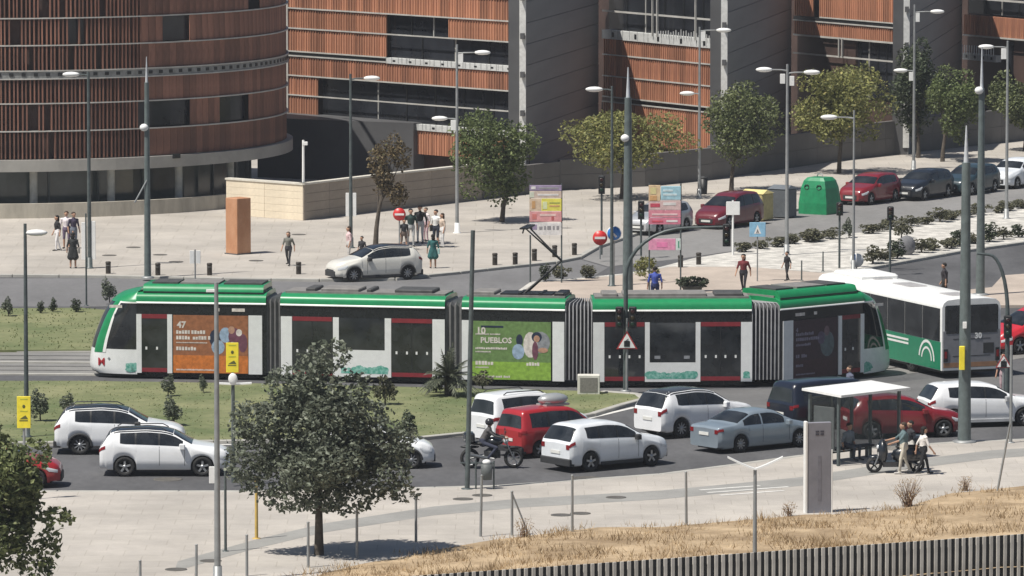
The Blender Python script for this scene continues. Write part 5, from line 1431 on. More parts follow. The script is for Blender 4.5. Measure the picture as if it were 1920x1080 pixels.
def bin_(label, uv, c, w, d, h, rz):
    t = thing('recycling_container', label, 'container', (*uv, .008), R(rz))
    MB().bbox(-w / 2, w / 2, -d / 2, d / 2, .06, h, .05).build('body', mat('bin ' + label[:12], c, .55, var=.12), t)
    q = MB(); q.add([(-w / 2 - .03, -d / 2 - .03, h), (w / 2 + .03, -d / 2 - .03, h), (w / 2 + .03, d / 2 + .03, h), (-w / 2 - .03, d / 2 + .03, h), (-w / 2 + .05, 0, h + .18), (w / 2 - .05, 0, h + .18)], [(0, 1, 5, 4), (2, 3, 4, 5), (1, 2, 5), (3, 0, 4), (0, 3, 2, 1)])
    q.build('lid', mat('lid ' + label[:12], tuple(min(1, k * 1.4) for k in c), .5), t)
    for x in (-w * .35, w * .35):
        for y in (-d * .35, d * .35): MB().cyl((x - .03, y, .05), (x + .03, y, .05), .05, n=8).build('castor', RUBBER, t)
bin_('pale yellow recycling container in the street row', (12.105, 70.969), (.50, .42, .18), 1.35, 1.1, 1.35, -32)
bin_('dark grey rubbish container beside the yellow one', (13.464, 72.492), (.10, .11, .12), 1.1, 1.0, 1.45, -32)
bs = MB(); bs.ball((0, 0, .42), (.42, .3, .5), 9, 6); bs.box(-.2, .25, -.15, .2, -.05, .3)
tag(bs.build('boulder', mat('boulder grey', (.16, .16, .17), .9, var=.2, scale=3), None, (*(18.339, 51.117), .12)), 'grey upright boulder among the median shrubs', 'boulder')

# ---- fence of pale slats before a dark backing, at the foot of the bank
fa, fb = fence_a, fence_b; FL = (fb - fa).length; frz = math.atan2(fb.y - fa.y, fb.x - fa.x)
ext = 5.0
fo = fa - (fb - fa).normalized() * ext
fn = thing('slat_fence', 'long fence of pale grey vertical slats against a dark backing below the dry bank', 'fence', (fo.x, fo.y, -.04), frz)
MB().box(0, FL + ext + 11, .20, .24, 0, 1.60).build('backing', BLACK, fn)
MB().box(0, FL + ext + 11, -.02, .20, -.05, .08).build('plinth', CONC, fn)
sl_me = MB().bbox(-.056, .056, -.03, .02, .081, 1.64, .008).mesh('slat', mat('slat grey', (.44, .415, .375), .6, var=.15, obj_var=.12, scale=2))
k = 0
while k * .238 < FL + ext + 10.6:
    o = put('slat', sl_me, fn, (.1 + k * .238, 0, 0)); o.rotation_euler = (random.uniform(-.006, .006), random.uniform(-.004, .004), random.uniform(-.05, .05)); k += 1
# ---- wire-fence posts left standing along the pavement
for i, (b, h, lean) in enumerate((((-11.117, -55.383), 0.711, 0), ((-9.486, -54.491), 1.072, .5), ((-8.001, -53.592), 1.239, 0), ((-6.207, -51.767), 1.383, 0), ((-4.779, -49.673), 1.530, .3), ((-3.010, -46.081), 1.388, 0), ((-0.993, -44.854), 1.941, 1.2), ((0.000, -44.607), 1.398, 0), ((1.910, -43.862), 1.814, 0), ((5.569, -42.356), 1.724, -.6))):
    t = thing('fence_post', ('thin fence post ' + ('shortest of the row, on open paving', 'left of the galvanised lamp post', 'between lamp post and yellow post', 'just before the round tree trunk', 'standing in the round tree shadow', 'at the end of the round tree shadow', 'in front of the litter bin', '', 'below the white SUV with dark bumper', 'beside the lamp with wing-like arms')[i]) if i != 7 else 'short braced fence post with a slanting strut on the dry bank', 'fence post', (b[0], b[1], .12), 0, 'old wire-fence posts')
    MB().cyl((0, 0, -.1), (h * math.tan(R(lean)), 0, h), .045, .04, 8).build('post', GALV, t)
    MB().ball((h * math.tan(R(lean)), 0, h), (.05, .05, .03), 8, 4).build('cap', GALV, t)
    if i == 7: MB().cyl((.02, 0, h - .1), (.55, .1, -.05), .03, n=6).build('strut', GALV, t)
t = thing('fence_post', 'leaning thin fence post at the upper end of the dry bank', 'fence post', (*(16.116, -33.932), .12), 0, 'old wire-fence posts')
MB().cyl((0, 0, -.1), (.42, 0, 2.259), .04, .035, 8).build('post', GALV, t)

# ---------------------------------------------------------------- trees, shrubs, grass
BARK = mat('bark', (0.085, 0.07, 0.055), 0.9, var=0.3, scale=6, bump=0.5)
LF_DARK = leaf_mat('grey green leaves', (0.080, 0.094, 0.068), (0.195, 0.218, 0.160), (0.32, 0.34, 0.27), .3)
LF_OLIVE = leaf_mat('olive leaves', (0.060, 0.078, 0.032), (0.19, 0.215, 0.090), (0.27, 0.29, 0.15))
LF_PLAZA = leaf_mat('plaza leaves', (0.055, 0.076, 0.030), (0.175, 0.215, 0.080), (0.24, 0.27, 0.12))
LF_YEL = leaf_mat('yellowing leaves', (0.10, 0.11, 0.036), (0.31, 0.31, 0.11), (0.42, 0.34, 0.13))
LF_BRN = leaf_mat('browned leaves', (0.070, 0.050, 0.026), (0.19, 0.145, 0.075), (0.15, 0.15, 0.07))
LF_DEEP = leaf_mat('deep green leaves', (0.030, 0.042, 0.026), (0.095, 0.118, 0.066), (0.17, 0.20, 0.11))
LF_SHR = leaf_mat('shrub leaves', (0.055, 0.058, 0.034), (0.16, 0.155, 0.095), (0.26, 0.24, 0.15))

def leaves(m, blobs, n, size, seed, droop=0.0, slim=.62):
    rnd = random.Random(seed)
    vol = [b[3] * b[4] * b[5] for b in blobs]; tot = sum(vol)
    for b, v in zip(blobs, vol):
        for _ in range(int(n * v / tot)):
            # clustered towards the outer shell of each clump
            while True:
                p = Vector((rnd.uniform(-1, 1), rnd.uniform(-1, 1), rnd.uniform(-1, 1)))
                if p.length <= 1: break
            r = p.length ** .5
            p = p.normalized() * r * (1 + rnd.gauss(0, .09))
            c = Vector((b[0] + p.x * b[3], b[1] + p.y * b[4], b[2] + p.z * b[5]))
            d = Vector((rnd.gauss(0, 1), rnd.gauss(0, 1), rnd.gauss(0, .7) - droop)).normalized()
            u = d.cross(Vector((rnd.gauss(0, 1), rnd.gauss(0, 1), rnd.gauss(0, 1)))).normalized()
            s = size * rnd.uniform(.65, 1.35)
            a, e = d * s, u * s * slim * .5
            k = d.cross(u) * s * .12
            i = len(m.v)
            m.v += [tuple(c - a * .5), tuple(c + e + k), tuple(c + a * .5), tuple(c - e + k)]
            m.f.append([i, i + 1, i + 2, i + 3]); m.m.append(0); m.sm.append(False)

def clumps(cx, cz, rx, ry, rz, n, seed, base=.45, zmin=None, flat=1.0):
    """uneven crown made of many overlapping clumps inside an ellipsoid"""
    rnd = random.Random(seed); out = []
    for _ in range(n):
        while True:
            p = Vector((rnd.uniform(-1, 1), rnd.uniform(-1, 1), rnd.uniform(-1, 1)))
            if .2 < p.length <= 1: break
        p *= .80
        s = base * rnd.uniform(.55, 1.15) * (1.15 - .4 * p.length)
        z = cz + p.z * rz
        out.append((cx + p.x * rx, p.y * ry, z, rx * s, ry * s, rz * s * flat))
    return out

def tree(label, base, z0, h_trunk, blobs, n, size, lm, seed, tr=.13, lean=0.0, group=None, kind='tree', slim=.62):
    t = thing('tree', label, 'tree', (base[0], base[1], z0), 0, group)
    rnd = random.Random(seed + 5)
    cx = sum(b[0] for b in blobs) / len(blobs); cz = sum(b[2] for b in blobs) / len(blobs)
    top = Vector((cx * .8, 0, cz))
    tk = MB().tube([(0, 0, -.05), (lean * .3, 0, h_trunk * .5), (lean, 0, h_trunk), tuple(top)], [tr * 1.25, tr, tr * .85, tr * .3], 9)
    tr_o = tk.build('trunk', BARK, t)
    for b in sorted(blobs, key=lambda b: -b[3] * b[5])[:14]:
        st = Vector((lean, 0, h_trunk)).lerp(top, rnd.uniform(0, .7)); e = Vector(b[:3]); mid = st.lerp(e, .5) + Vector((0, 0, -.12))
        MB().tube([tuple(st), tuple(mid), tuple(e)], [tr * .42, tr * .28, tr * .08], 6).build('limb', BARK, tr_o)
    m = MB(); leaves(m, blobs, n, size, seed, slim=slim)
    tag(m.build('crown', lm, t), kind='stuff')
    return t

# the round tree on the near pavement
bl = clumps(.18, 3.45, 2.7, 2.5, 1.7, 34, 11, .38) + clumps(.25, 5.0, 1.75, 1.7, 1.5, 20, 12, .40) + [(-2.1, -.2, 2.9, .8, .8, .7), (2.2, -.3, 2.5, .7, .8, .7), (.35, 0, 6.2, .7, .7, .5), (-.9, 0, 5.3, .8, .8, .6), (-2.2, 0, 4.2, .6, .6, .6), (2.6, .2, 1.9, .5, .5, .35), (.9, -.4, 1.75, .9, .8, .45), (-.9, -.2, 1.8, .9, .8, .45), (.1, -.5, 1.9, 1.0, .8, .5), (1.6, -.1, 2.3, .9, .8, .5), (-1.6, -.1, 2.3, .9, .8, .5)]
tree('round grey-green tree with dense crown on the near pavement', (-5.967, -48.964), .12, 1.5, bl, 17500, .175, LF_DARK, 3, .13)
# branches of the tree at the left edge
bl = clumps(0.0, 3.2, 1.9, 1.7, 2.4, 34, 21, .36) + [(2.1, 0, 2.5, .55, .5, .32), (1.75, -.2, 1.5, .5, .5, .5), (1.5, 0, .9, .5, .5, .45), (1.9, .1, 1.9, .35, .4, .3), (2.45, 0, 2.45, .22, .25, .15), (1.4, 0, 4.3, .6, .6, .5)]
tree('broad-leaved tree reaching over the pavement in front of the red car', (-15.473, -58.868), .12, .9, bl, 9000, .20, LF_OLIVE, 8, .14)

# trees on the plaza
G_ = 'trees along the plaza and side street'
def ptree(label, base, vb_h, cu, wid, zc, hgt, n, lm, seed, size=.20, lean=0.0, k=24, base_=.42, trunk=1.3):
    bl = clumps(cu, zc, wid / 2 * 1.1, wid / 2, hgt / 2 * 1.08, k, seed, base_)
    return tree(label, base, .12, trunk, bl, n, size, lm, seed, .11, lean, G_)
ptree('thin reddish-brown tree with sparse crown beside the brownish wall', (-6.448, 56.015), 0, .75, 2.281, 3.426, 5.123 - 1.726, 1900, LF_BRN, 31, .17, .15, 18, .36, 1.6)
ptree('leaning broad green tree with wide shadow on the plaza', (-0.499, 68.694), 0, -.45, 4.691, 3.462, 6.020 - 1.084, 8000, LF_PLAZA, 32, .18, .25, 34, .36, 1.5)
ptree('wide yellow-green tree before the first dark slab', (5.635, 82.151), 0, .10, 6.601, 3.057, 4.543 - 1.405, 7000, LF_YEL, 33, .18, .1, 36, .36, 1.4)
ptree('pointed olive green tree in front of the second dark slab', (11.413, 87.119), 0, .55, 4.407, 3.355, 5.587 - 1.482, 6000, LF_OLIVE, 34, .18, .1, 30, .36, 1.3)
ptree('large yellowing tree behind the green bottle bank', (17.605, 98.593), 0, .25, 5.481, 3.902, 6.267 - 1.648, 8500, LF_YEL, 35, .19, .1, 36, .36, 1.6)
ptree('darkest green tree standing behind the tall two-height lamp', (22.564, 109.345), 0, -.2, 3.718, 3.903, 6.579 - 1.371, 6500, LF_DEEP, 36, .19, .0, 30, .36, 1.2)
ptree('dull green tree above the dark teal parked car', (23.719, 106.689), 0, .45, 3.897, 3.106, 5.114 - 1.125, 5500, LF_PLAZA, 37, .19, .1, 28, .36, 1.2)
ptree('pale olive tree at the end of the dark boundary wall', (28.920, 114.778), 0, .0, 4.227, 2.934, 5.200 - 0.817, 5500, LF_OLIVE, 38, .19, .1, 28, .36, 1.2)

# shrubs: one mesh per shape, shared by the copies
def shrub_mesh(seed, w, h, n, size, lm, up=False):
    m = MB(); bl = clumps(0, h * .52, w / 2, w / 2, h * .5, 9, seed, .5)
    leaves(m, bl, n, size, seed)
    return m.mesh('foliage', lm)
stem_me = MB().tube([(0, 0, -.03), (.02, 0, .2), (.0, 0, .5)], [.035, .03, .015], 6).mesh('stem', BARK)
def shrub(label, base, z0, me, s=(1, 1, 1), group=None, rz=0.0):
    t = thing('shrub', label, 'shrub', (base[0], base[1], z0), rz, group); t.scale = s
    tag(put('foliage', me, t), kind='stuff'); put('stem', stem_me, t)
    return t
SA, SB, SC = shrub_mesh(1, 1.0, .8, 520, .12, LF_SHR), shrub_mesh(2, 1.0, .8, 520, .12, LF_SHR), shrub_mesh(3, .75, 1.5, 700, .12, LF_DARK)
SD_, SY = shrub_mesh(4, .8, 1.0, 520, .12, LF_DEEP), shrub_mesh(5, 1.2, 1.1, 620, .13, LF_YEL)
rs = random.Random(4)
row1 = [(10.764, 52.732), (11.639, 54.091), (12.446, 55.463), (13.387, 56.847), (14.006, 57.684), (14.603, 58.525), (15.345, 59.654), (17.238, 62.514), (17.802, 63.382), (18.438, 64.547), (19.480, 66.311), (20.259, 67.498), (21.045, 68.694), (21.810, 69.900), (22.629, 71.419), (23.433, 72.645), (24.217, 73.881), (25.033, 75.126), (25.803, 76.381)]
for uv in row1:
    s = rs.uniform(.8, 1.15)
    shrub('low rounded shrub in the row along the street side of the median', uv, .12, rs.choice((SA, SB)), (s * 1.25, s * 1.25, s * rs.uniform(.55, .8)), 'shrubs on the street side of the median', rs.uniform(0, 6))
row2 = [(16.516, 46.893), (17.178, 48.200), (17.781, 49.254), (19.101, 52.192), (19.769, 53.274), (20.417, 54.365), (21.120, 55.463), (21.924, 56.847), (22.689, 57.964), (23.459, 59.089), (24.261, 60.222)]
for uv in row2:
    s = rs.uniform(.95, 1.25)
    shrub('low dark shrub in the row along the bus side of the median', uv, .12, rs.choice((SA, SB, SD_)), (s * 1.2, s * 1.2, s * rs.uniform(.6, .85)), 'shrubs on the bus side of the median', rs.uniform(0, 6))
for lab, uv, z0, me, s in (
    ('dark upright shrub on the lawn near the left yellow banner', (-17.145, -13.844), .10, SC, (.95, .95, .85)),
    ('sparse low shrub on the lawn beside the dark upright one', (-16.324, -11.692), .10, SC, (.8, .8, .55)),
    ('upright dark shrub on the lawn below the orange tram poster', (-12.927, -6.049), .10, SC, (.75, .75, .6)),
    ('taller dark shrub on the lawn behind the white black-roofed SUV', (-12.200, -15.311), .10, SC, (1.0, 1.0, .78)),
    ('wispy leaning shrub on the lawn before the orange tram poster', (-11.643, -4.817), .10, SC, (.45, .45, .5)),
    ('rough brownish shrub on the lawn beside the round tree', (-4.715, -8.818), .10, SB, (1.15, 1.0, 1.3)),
    ('spiky dark shrub at the lawn kerb beside the round tree', (-3.751, -19.290), .10, SD_, (1.0, 1.0, 1.0)),
    ('small dry bush on the lawn below the green tram poster', (-1.114, -3.393), .10, SB, (1.0, .9, .8)),
    ('low bush under the palm on the lawn', (-2.860, -4.817), .10, SD_, (1.1, 1.0, .9)),
    ('yellow-green bush on the island behind the thick mast', (6.106, 38.794), .12, SY, (1.0, 1.0, .95)),
    ('dark leafy bush on the island next to the curved kerb', (1.472, 38.548), .12, SD_, (.9, .9, .75)),
    ('grey-green bush on the island beside the post signs', (2.261, 39.287), .12, SA, (1.1, 1.0, .8)),
    ('round grey bush on the island before the no-entry sign', (3.532, 40.030), .12, SA, (1.0, 1.0, .8)),
    ('thin shrub on the far lawn beside the tram nose', (-17.320, 29.276), .10, SC, (.9, .9, .75)),
    ('small shrub at the far lawn edge near the slim dark post', (-18.491, 25.196), .10, SD_, (.75, .75, .55)),
    ('small shrub on the far lawn beside its twin', (-19.487, 25.196), .10, SD_, (.5, .5, .6)),
    ('small low shrub on the far lawn next to the dark lamp post', (-19.975, 24.750), .10, SD_, (.55, .55, .5)),
    ('straggly shrub at the left end of the far lawn', (-21.226, 23.421), .10, SC, (.7, .7, .6)),
    ('tall bush beside the boulder on the median', (18.608, 59.654), .12, SB, (1.0, 1.0, 1.2)),
    ('pale bush in front of the red hatchback at the median edge', (16.125, 59.938), .12, SC, (.8, .8, .7))):
    shrub(lab, uv, z0, me, s, None, rs.uniform(0, 6))
# planter with dark foliage on the island
pt = thing('planter', 'dark bowl planter with leafy plant on the pinkish island', 'planter', (*(7.829, 31.596), .12))
MB().lathe([(.30, 0), (.46, .45), (.50, .5), (.46, .5), (.4, .42), (0, .42)], 16).build('bowl', mat('planter dark', (.05, .055, .05), .7), pt)
m = MB(); leaves(m, [(0, 0, .62, .62, .5, .26), (-.35, 0, .6, .35, .3, .2), (.35, 0, .62, .35, .3, .2)], 620, .14, 77); tag(m.build('foliage', LF_DEEP, pt), kind='stuff')
# palm on the lawn
pm = thing('palm', 'short palm with stiff fan of fronds on the lawn before the tram', 'palm', (*(-2.368, -5.698), .10))
MB().tube([(0, 0, -.05), (0, 0, .4), (.02, 0, .75)], [.17, .19, .13], 10).build('trunk', BARK, pm)
rnd = random.Random(9)
fr_mat = leaf_mat('palm fronds', (0.045, 0.055, 0.035), (0.13, 0.14, 0.095), None, .15)
for k in range(44):
    az = rnd.uniform(0, 2 * math.pi); el = rnd.uniform(-.15, 1.45); Lf = rnd.uniform(.95, 1.35)
    m = MB(); pts = []
    for i in range(7):
        s = i / 6; drop = .38 * s * s * Lf * math.cos(el)
        pts.append(Vector((math.cos(az) * math.cos(el) * Lf * s, math.sin(az) * math.cos(el) * Lf * s, .70 + math.sin(el) * Lf * s - drop)))
    side = Vector((-math.sin(az), math.cos(az), 0))
    for i in range(1, 7):
        for sg in (-1, 1):
            a = pts[i - 1]; b = pts[i]; wdt = .26 * math.sin(math.pi * min(.95, (i / 6) * .8 + .15))
            for q in range(2):
                o = a.lerp(b, q * .5); tip = o + (b - a) * 1.3 + side * sg * wdt + Vector((0, 0, -.05))
                m.add([o, o + (b - a) * .6, tip], [(0, 1, 2)])
    m.tube([tuple(p) for p in pts], [.016] * 6 + [.006], 4)
    m.build('frond', fr_mat, pm)

# straw grass on the dry bank (uncountable)
STR = leaf_mat('straw blades', (0.24, 0.16, 0.085), (0.56, 0.43, 0.26), (0.30, 0.20, 0.12), .2)
rnd = random.Random(12); m = MB()
def bank_pt(u, k):
    i = min(int(u * (len(bank_top) - 1)), len(bank_top) - 2); f_ = u * (len(bank_top) - 1) - i
    t = Vector(bank_top[i]).lerp(Vector(bank_top[i + 1]), f_)
    e = fence_a.lerp(fence_b, (t.x - fence_a.x) / (fence_b.x - fence_a.x))
    return t.lerp(e, k), 0.10 + 0.50 * math.sin(min(1, k * 1.3) * math.pi / 2) * min(1, (i + f_) / 4)
for _ in range(2600):
    u, k = rnd.random(), rnd.random() ** 1.1
    c, zz_ = bank_pt(u, k)
    if math.sin(c.x * 1.7 + 1.3 * math.sin(c.y * .9)) + math.sin(c.y * 1.1 + c.x * .6) < rnd.uniform(-1.6, .6): continue
    big = rnd.random() < .05
    for b in range(rnd.randint(8, 13)):
        p = Vector((c.x + rnd.gauss(0, .16), c.y + rnd.gauss(0, .3), zz_ - .06))
        hgt = rnd.uniform(.10, .30) * (1.9 if big else 1.0); d = Vector((rnd.gauss(0, .5), rnd.gauss(0, .5), 1)).normalized()
        w = Vector((rnd.uniform(-1, 1), rnd.uniform(-.4, .4), 0)).normalized() * rnd.uniform(.008, .022)
        m.add([p - w, p + w, p + d * hgt + Vector((rnd.gauss(0, .05), 0, 0))], [(0, 1, 2)])
tag(m.build('dry_grass', STR), 'straw-coloured dry grass covering the bank above the slat fence', 'dry grass', kind='stuff')
# reddish dry bush on the bank
DRYB = mat('dry twigs', (.20, .12, .07), .9, var=.25)
for lab, uv, n, hh in (('large reddish dry bush on the bank below the scooter', (12.923, -37.701), 60, .95), ('dry brown bush at the braced fence post', (0.386, -45.101), 26, .65), ('dry brown tuft of stems beside the totem foot', (8.955, -40.055), 20, .5), ('thin dry weeds on the bank below the leaning post', (15.089, -33.657), 22, .5)):
    t = thing('dry_bush', lab, 'dry bush', (*uv, .10))
    for k in range(n // 4):
        m = MB()
        for q in range(4):
            a = rnd.uniform(0, 6.28); sp_ = rnd.uniform(.1, .55) * hh
            p0 = Vector((rnd.gauss(0, .08), rnd.gauss(0, .08), -.03)); e = Vector((math.cos(a) * sp_, math.sin(a) * sp_, hh * rnd.uniform(.5, 1.05)))
            m.tube([tuple(p0), tuple(p0.lerp(e, .5) + Vector((0, 0, .08))), tuple(e)], [.012, .009, .003], 4)
        tag(m.build('twigs', DRYB, t), kind='stuff')
    m = MB(); leaves(m, [(0, 0, hh * .6, hh * .5, hh * .45, hh * .42)], n * 5, .07, n, slim=.35); tag(m.build('seed_heads', STR, t), kind='stuff')
# short grass roughening the two lawns (uncountable)
GR = leaf_mat('grass blades', (0.11, 0.14, 0.05), (0.21, 0.225, 0.095), (0.30, 0.28, 0.14), .35)
m = MB()
def in_poly(x, y, poly):
    c = False
    for (x0, y0), (x1, y1) in zip(poly, poly[1:] + poly[:1]):
        if (y0 > y) != (y1 > y) and x < (x1 - x0) * (y - y0) / (y1 - y0) + x0: c = not c
    return c
lp = lawn_far + lawn_near
for _ in range(5000):
    x, y = rnd.uniform(-23, 5), rnd.uniform(-20, 1)
    if not in_poly(x, y, lp): continue
    hgt = rnd.uniform(.02, .06); w = rnd.uniform(.015, .04); a = rnd.uniform(0, 3.14)
    m.add([(x - w * math.cos(a), y - w * math.sin(a), .095), (x + w * math.cos(a), y + w * math.sin(a), .095), (x + rnd.gauss(0, .04), y + rnd.gauss(0, .04), .10 + hgt)], [(0, 1, 2)])
for _ in range(1800):
    x, y = rnd.uniform(-27, -10), rnd.uniform(10, 31)
    if not in_poly(x, y, [(-24.564, 26.543), (-18.453, 26.995), (-16.662, 25.644), (-11.967, 19.511), (-7.791, 13.238), (-7.718, 10.811), (-23.083, 10.012)]): continue
    hgt = rnd.uniform(.03, .1); w = rnd.uniform(.015, .04)
    m.add([(x - w, y, .095), (x + w, y, .095), (x + rnd.gauss(0, .04), y, .10 + hgt)], [(0, 1, 2)])
tag(m.build('grass', GR), 'short patchy grass on the lawns beside the tram track', 'grass', kind='stuff')

# ---------------------------------------------------------------- people: each body one continuous remeshed surface
SKINS = [(0.42, 0.25, 0.17), (0.36, 0.20, 0.13), (0.48, 0.30, 0.21)]
def cloth(c): return mat('cloth %.3f %.3f %.3f' % c, c, 0.85, var=0.12, scale=6)
PENDING = []

def capsule(m, a, b, ra, rb, n=10):
    a, b = Vector(a), Vector(b)
    if (b - a).length < 1e-4: b = a + Vector((0, 0, .001))
    d = (b - a).normalized(); u = d.orthogonal().normalized(); v = d.cross(u)
    rings = []
    for k in range(4): t = math.pi / 2 * (k + .15) / 4; rings.append((a - d * ra * math.cos(t), ra * math.sin(t)))
    for k in range(4): t = math.pi / 2 * (3.85 - k) / 4; rings.append((b + d * rb * math.cos(t), rb * math.sin(t)))
    vv = [c + (u * math.cos(2 * math.pi * j / n) + v * math.sin(2 * math.pi * j / n)) * r for c, r in rings for j in range(n)]
    fs = [[i * n + j, i * n + (j + 1) % n, (i + 1) * n + (j + 1) % n, (i + 1) * n + j] for i in range(len(rings) - 1) for j in range(n)]
    fs += [list(range(n))[::-1], [(len(rings) - 1) * n + j for j in range(n)]]
    m.add(vv, fs)

def person(label, base, z0, h, face, top, legs, hair, pose='stand', skirt=None, shorts=False, long_hair=False, stride=.0, arms=None, sk=0, helmet=None, shoes=(.05, .05, .05), sleeves=False, female=False, bag=None):
    """face: direction the person looks, degrees (0 = +X); x forward, y left"""
    t = thing('person', label, 'person', (base[0], base[1], z0), R(face), None)
    t.scale = (1.1, 1.12, 1.0)
    k = h / 1.72; rnd = random.Random(int(h * 1000 + face + base[0] * 10))
    J = lambda x, y, z: Vector((x, y, z)) * k
    bones = []                         # (a, b, ra, rb, zone)
    sw = .175 if female else .195; hw_ = .10
    if pose in ('sit', 'ride'):
        hip = .52 if pose == 'sit' else .86
        lean = .04 if pose == 'sit' else .16
        pel = J(0, 0, hip); chest = J(lean, 0, hip + .36); neck = J(lean + .03, 0, hip + .53)
        for s in (1, -1):
            kn = J(.42, s * (.12 if pose == 'sit' else .24), hip - .02 if pose == 'sit' else hip - .14); an = J(.40 if pose == 'sit' else .16, s * (.13 if pose == 'sit' else .25), .09 if pose == 'sit' else .38)
            bones += [(J(0, s * hw_, hip), kn, .088, .062, 'leg'), (kn, an, .058, .042, 'shin'), (an, an + J(.17, 0, -.04), .042, .035, 'shoe')]
    else:
        hip = .90; pel = J(0, 0, hip); chest = J(.01, 0, hip + .37); neck = J(.015, 0, hip + .535)
        for s in (1, -1):
            st = stride * s
            kn = J(.03 + st * .55, s * .10, .49); an = J(st - (.05 if st < 0 else 0), s * .105, .085 + (.05 if st < -.1 else 0))
            bones += [(J(0, s * hw_, hip), kn, .088, .058, 'leg'), (kn, an, .056, .040, 'shin'), (an + J(-.03, 0, -.03), an + J(.15, s * .02, -.045), .044, .034, 'shoe')]
    bones += [(pel, pel + J(0, 0, .10), .145 if not female else .15, .13, 'pelvis'), (pel + J(0, 0, .10), chest, .125, .15, 'torso'), (chest, neck + J(0, 0, -.05), .145, .09, 'torso')]
    for s in (1, -1): bones += [(J(0, s * .07, 0) + pel, J(0, s * .055, 0) + pel + J(0, 0, .1), .11, .10, 'pelvis'), (chest + J(0, s * .07, .0), chest + J(0, s * .09, .07), .11, .085, 'torso'), (chest + J(0, s * .05, .10), chest + J(0, s * sw, .08), .075, .062, 'torso')]
    head = neck + J(.02, 0, .155)
    bones += [(neck + J(0, 0, -.04), neck + J(.01, 0, .07), .055, .052, 'skin'), (head + J(-.015, 0, .035), head + J(.01, 0, .02), .088, .085, 'skin'), (head + J(.03, 0, -.05), head + J(.025, 0, .0), .058, .07, 'skin'), (head + J(.098, 0, -.005), head + J(.09, 0, .03), .016, .010, 'skin')]
    for s in (1, -1): bones.append((head + J(.0, s * .088, -.005), head + J(-.005, s * .092, .02), .016, .02, 'skin'))
    arms = arms or {}
    for s in (1, -1):
        sh_ = chest + J(0, s * sw, .075)
        el, wr_ = arms.get(s, (J(-.03 - stride * s * .4, s * .07, -.27), J(.04 - stride * s * .8, s * .085, -.50)))
        el, wr_ = sh_ + Vector(el) * (1 if s in arms else 1), sh_ + Vector(wr_)
        bones += [(sh_, el, .054, .042, 'sleeve'), (el, wr_, .040, .029, 'arm')]
        d = (wr_ - el).normalized(); side = d.orthogonal().normalized() if abs(d.y) > .9 else d.cross(Vector((0, 1, 0))).normalized(); out = d.cross(side).normalized()
        pc = wr_ + d * .055 * k
        bones += [(wr_, pc + d * .02 * k, .028, .033, 'skin')]
        inner = -out if out.y * s > 0 else out
        for q, (off, ln) in enumerate(((-.027, .070), (-.009, .082), (.009, .078), (.026, .060))):
            b0 = pc + side * off * k + d * .02 * k; m1 = b0 + d * ln * .55 * k + inner * .008 * k; e1 = b0 + d * ln * .9 * k + inner * .03 * k
            bones += [(b0, m1, .0095, .009, 'skin'), (m1, e1, .009, .0075, 'skin')]
        tb_ = wr_ + side * -.026 * k + d * .02 * k
        bones += [(tb_, tb_ + (side * -.03 + d * .04) * k, .012, .0095, 'skin')]
    if skirt:
        for q in range(5):
            f_ = q / 4; z = hip - .02 - (hip - skirt) * f_
            for s in (1, -1): bones.append((J(0, s * .06, z), J(.0, s * (.06 + .03 * f_), z - .03), .13 + .03 * f_, .135 + .03 * f_, 'skirt'))
    m = MB()
    for a, b, ra, rb, zone in bones: capsule(m, a, b, ra * k, rb * k)
    me = m.mesh('body', [cloth(SKINS[sk]), cloth(top), cloth(legs), cloth(shoes)])
    o = put('body', me, t)
    md = o.modifiers.new('skin', 'REMESH'); md.mode = 'VOXEL'; md.voxel_size = .0165 * k; md.use_smooth_shade = True
    sm = o.modifiers.new('soften', 'SMOOTH'); sm.factor = .5; sm.iterations = 2
    zones = {'skin': 0, 'torso': 1, 'sleeve': 1, 'arm': 1 if sleeves else 0, 'pelvis': 2, 'leg': 2, 'shin': 0 if shorts else 2, 'shoe': 3, 'skirt': 1}
    if skirt: zones.update({'pelvis': 1, 'leg': 0, 'shin': 0})
    PENDING.append((o, me, [(a, b, (ra + rb) / 2 * k, zones[z]) for a, b, ra, rb, z in bones]))
    # hair or helmet, eyes and mouth
    hm = cloth(hair)
    if helmet:
        MB().ball(tuple(head + J(-.01, 0, .04)), (.135 * k, .125 * k, .13 * k), 14, 8).build('helmet', mat('helmet %s' % (helmet,), helmet, .25), t)
    else:
        q = MB().ball(tuple(head + J(-.028, 0, .055)), (.098 * k, .096 * k, .092 * k), 14, 8)
        if long_hair: q.ball(tuple(head + J(-.075, 0, -.06)), (.05 * k, .085 * k, .15 * k), 10, 6)
        q.build('hair', hm, t)
    for s in (1, -1): MB().ball(tuple(head + J(.086, s * .032, .022)), .011 * k, 6, 4).build('eye', BLACK, t)
    MB().ball(tuple(head + J(.084, 0, -.052)), (.008 * k, .024 * k, .006 * k), 8, 4).build('mouth', mat('lips', (.30, .10, .09), .6), t)
    if bag: MB().bbox(-.06, .10, -.30 * k, -.20 * k, .72 * k, 1.0 * k, .02).build('shoulder_bag', cloth(bag), t)
    return t

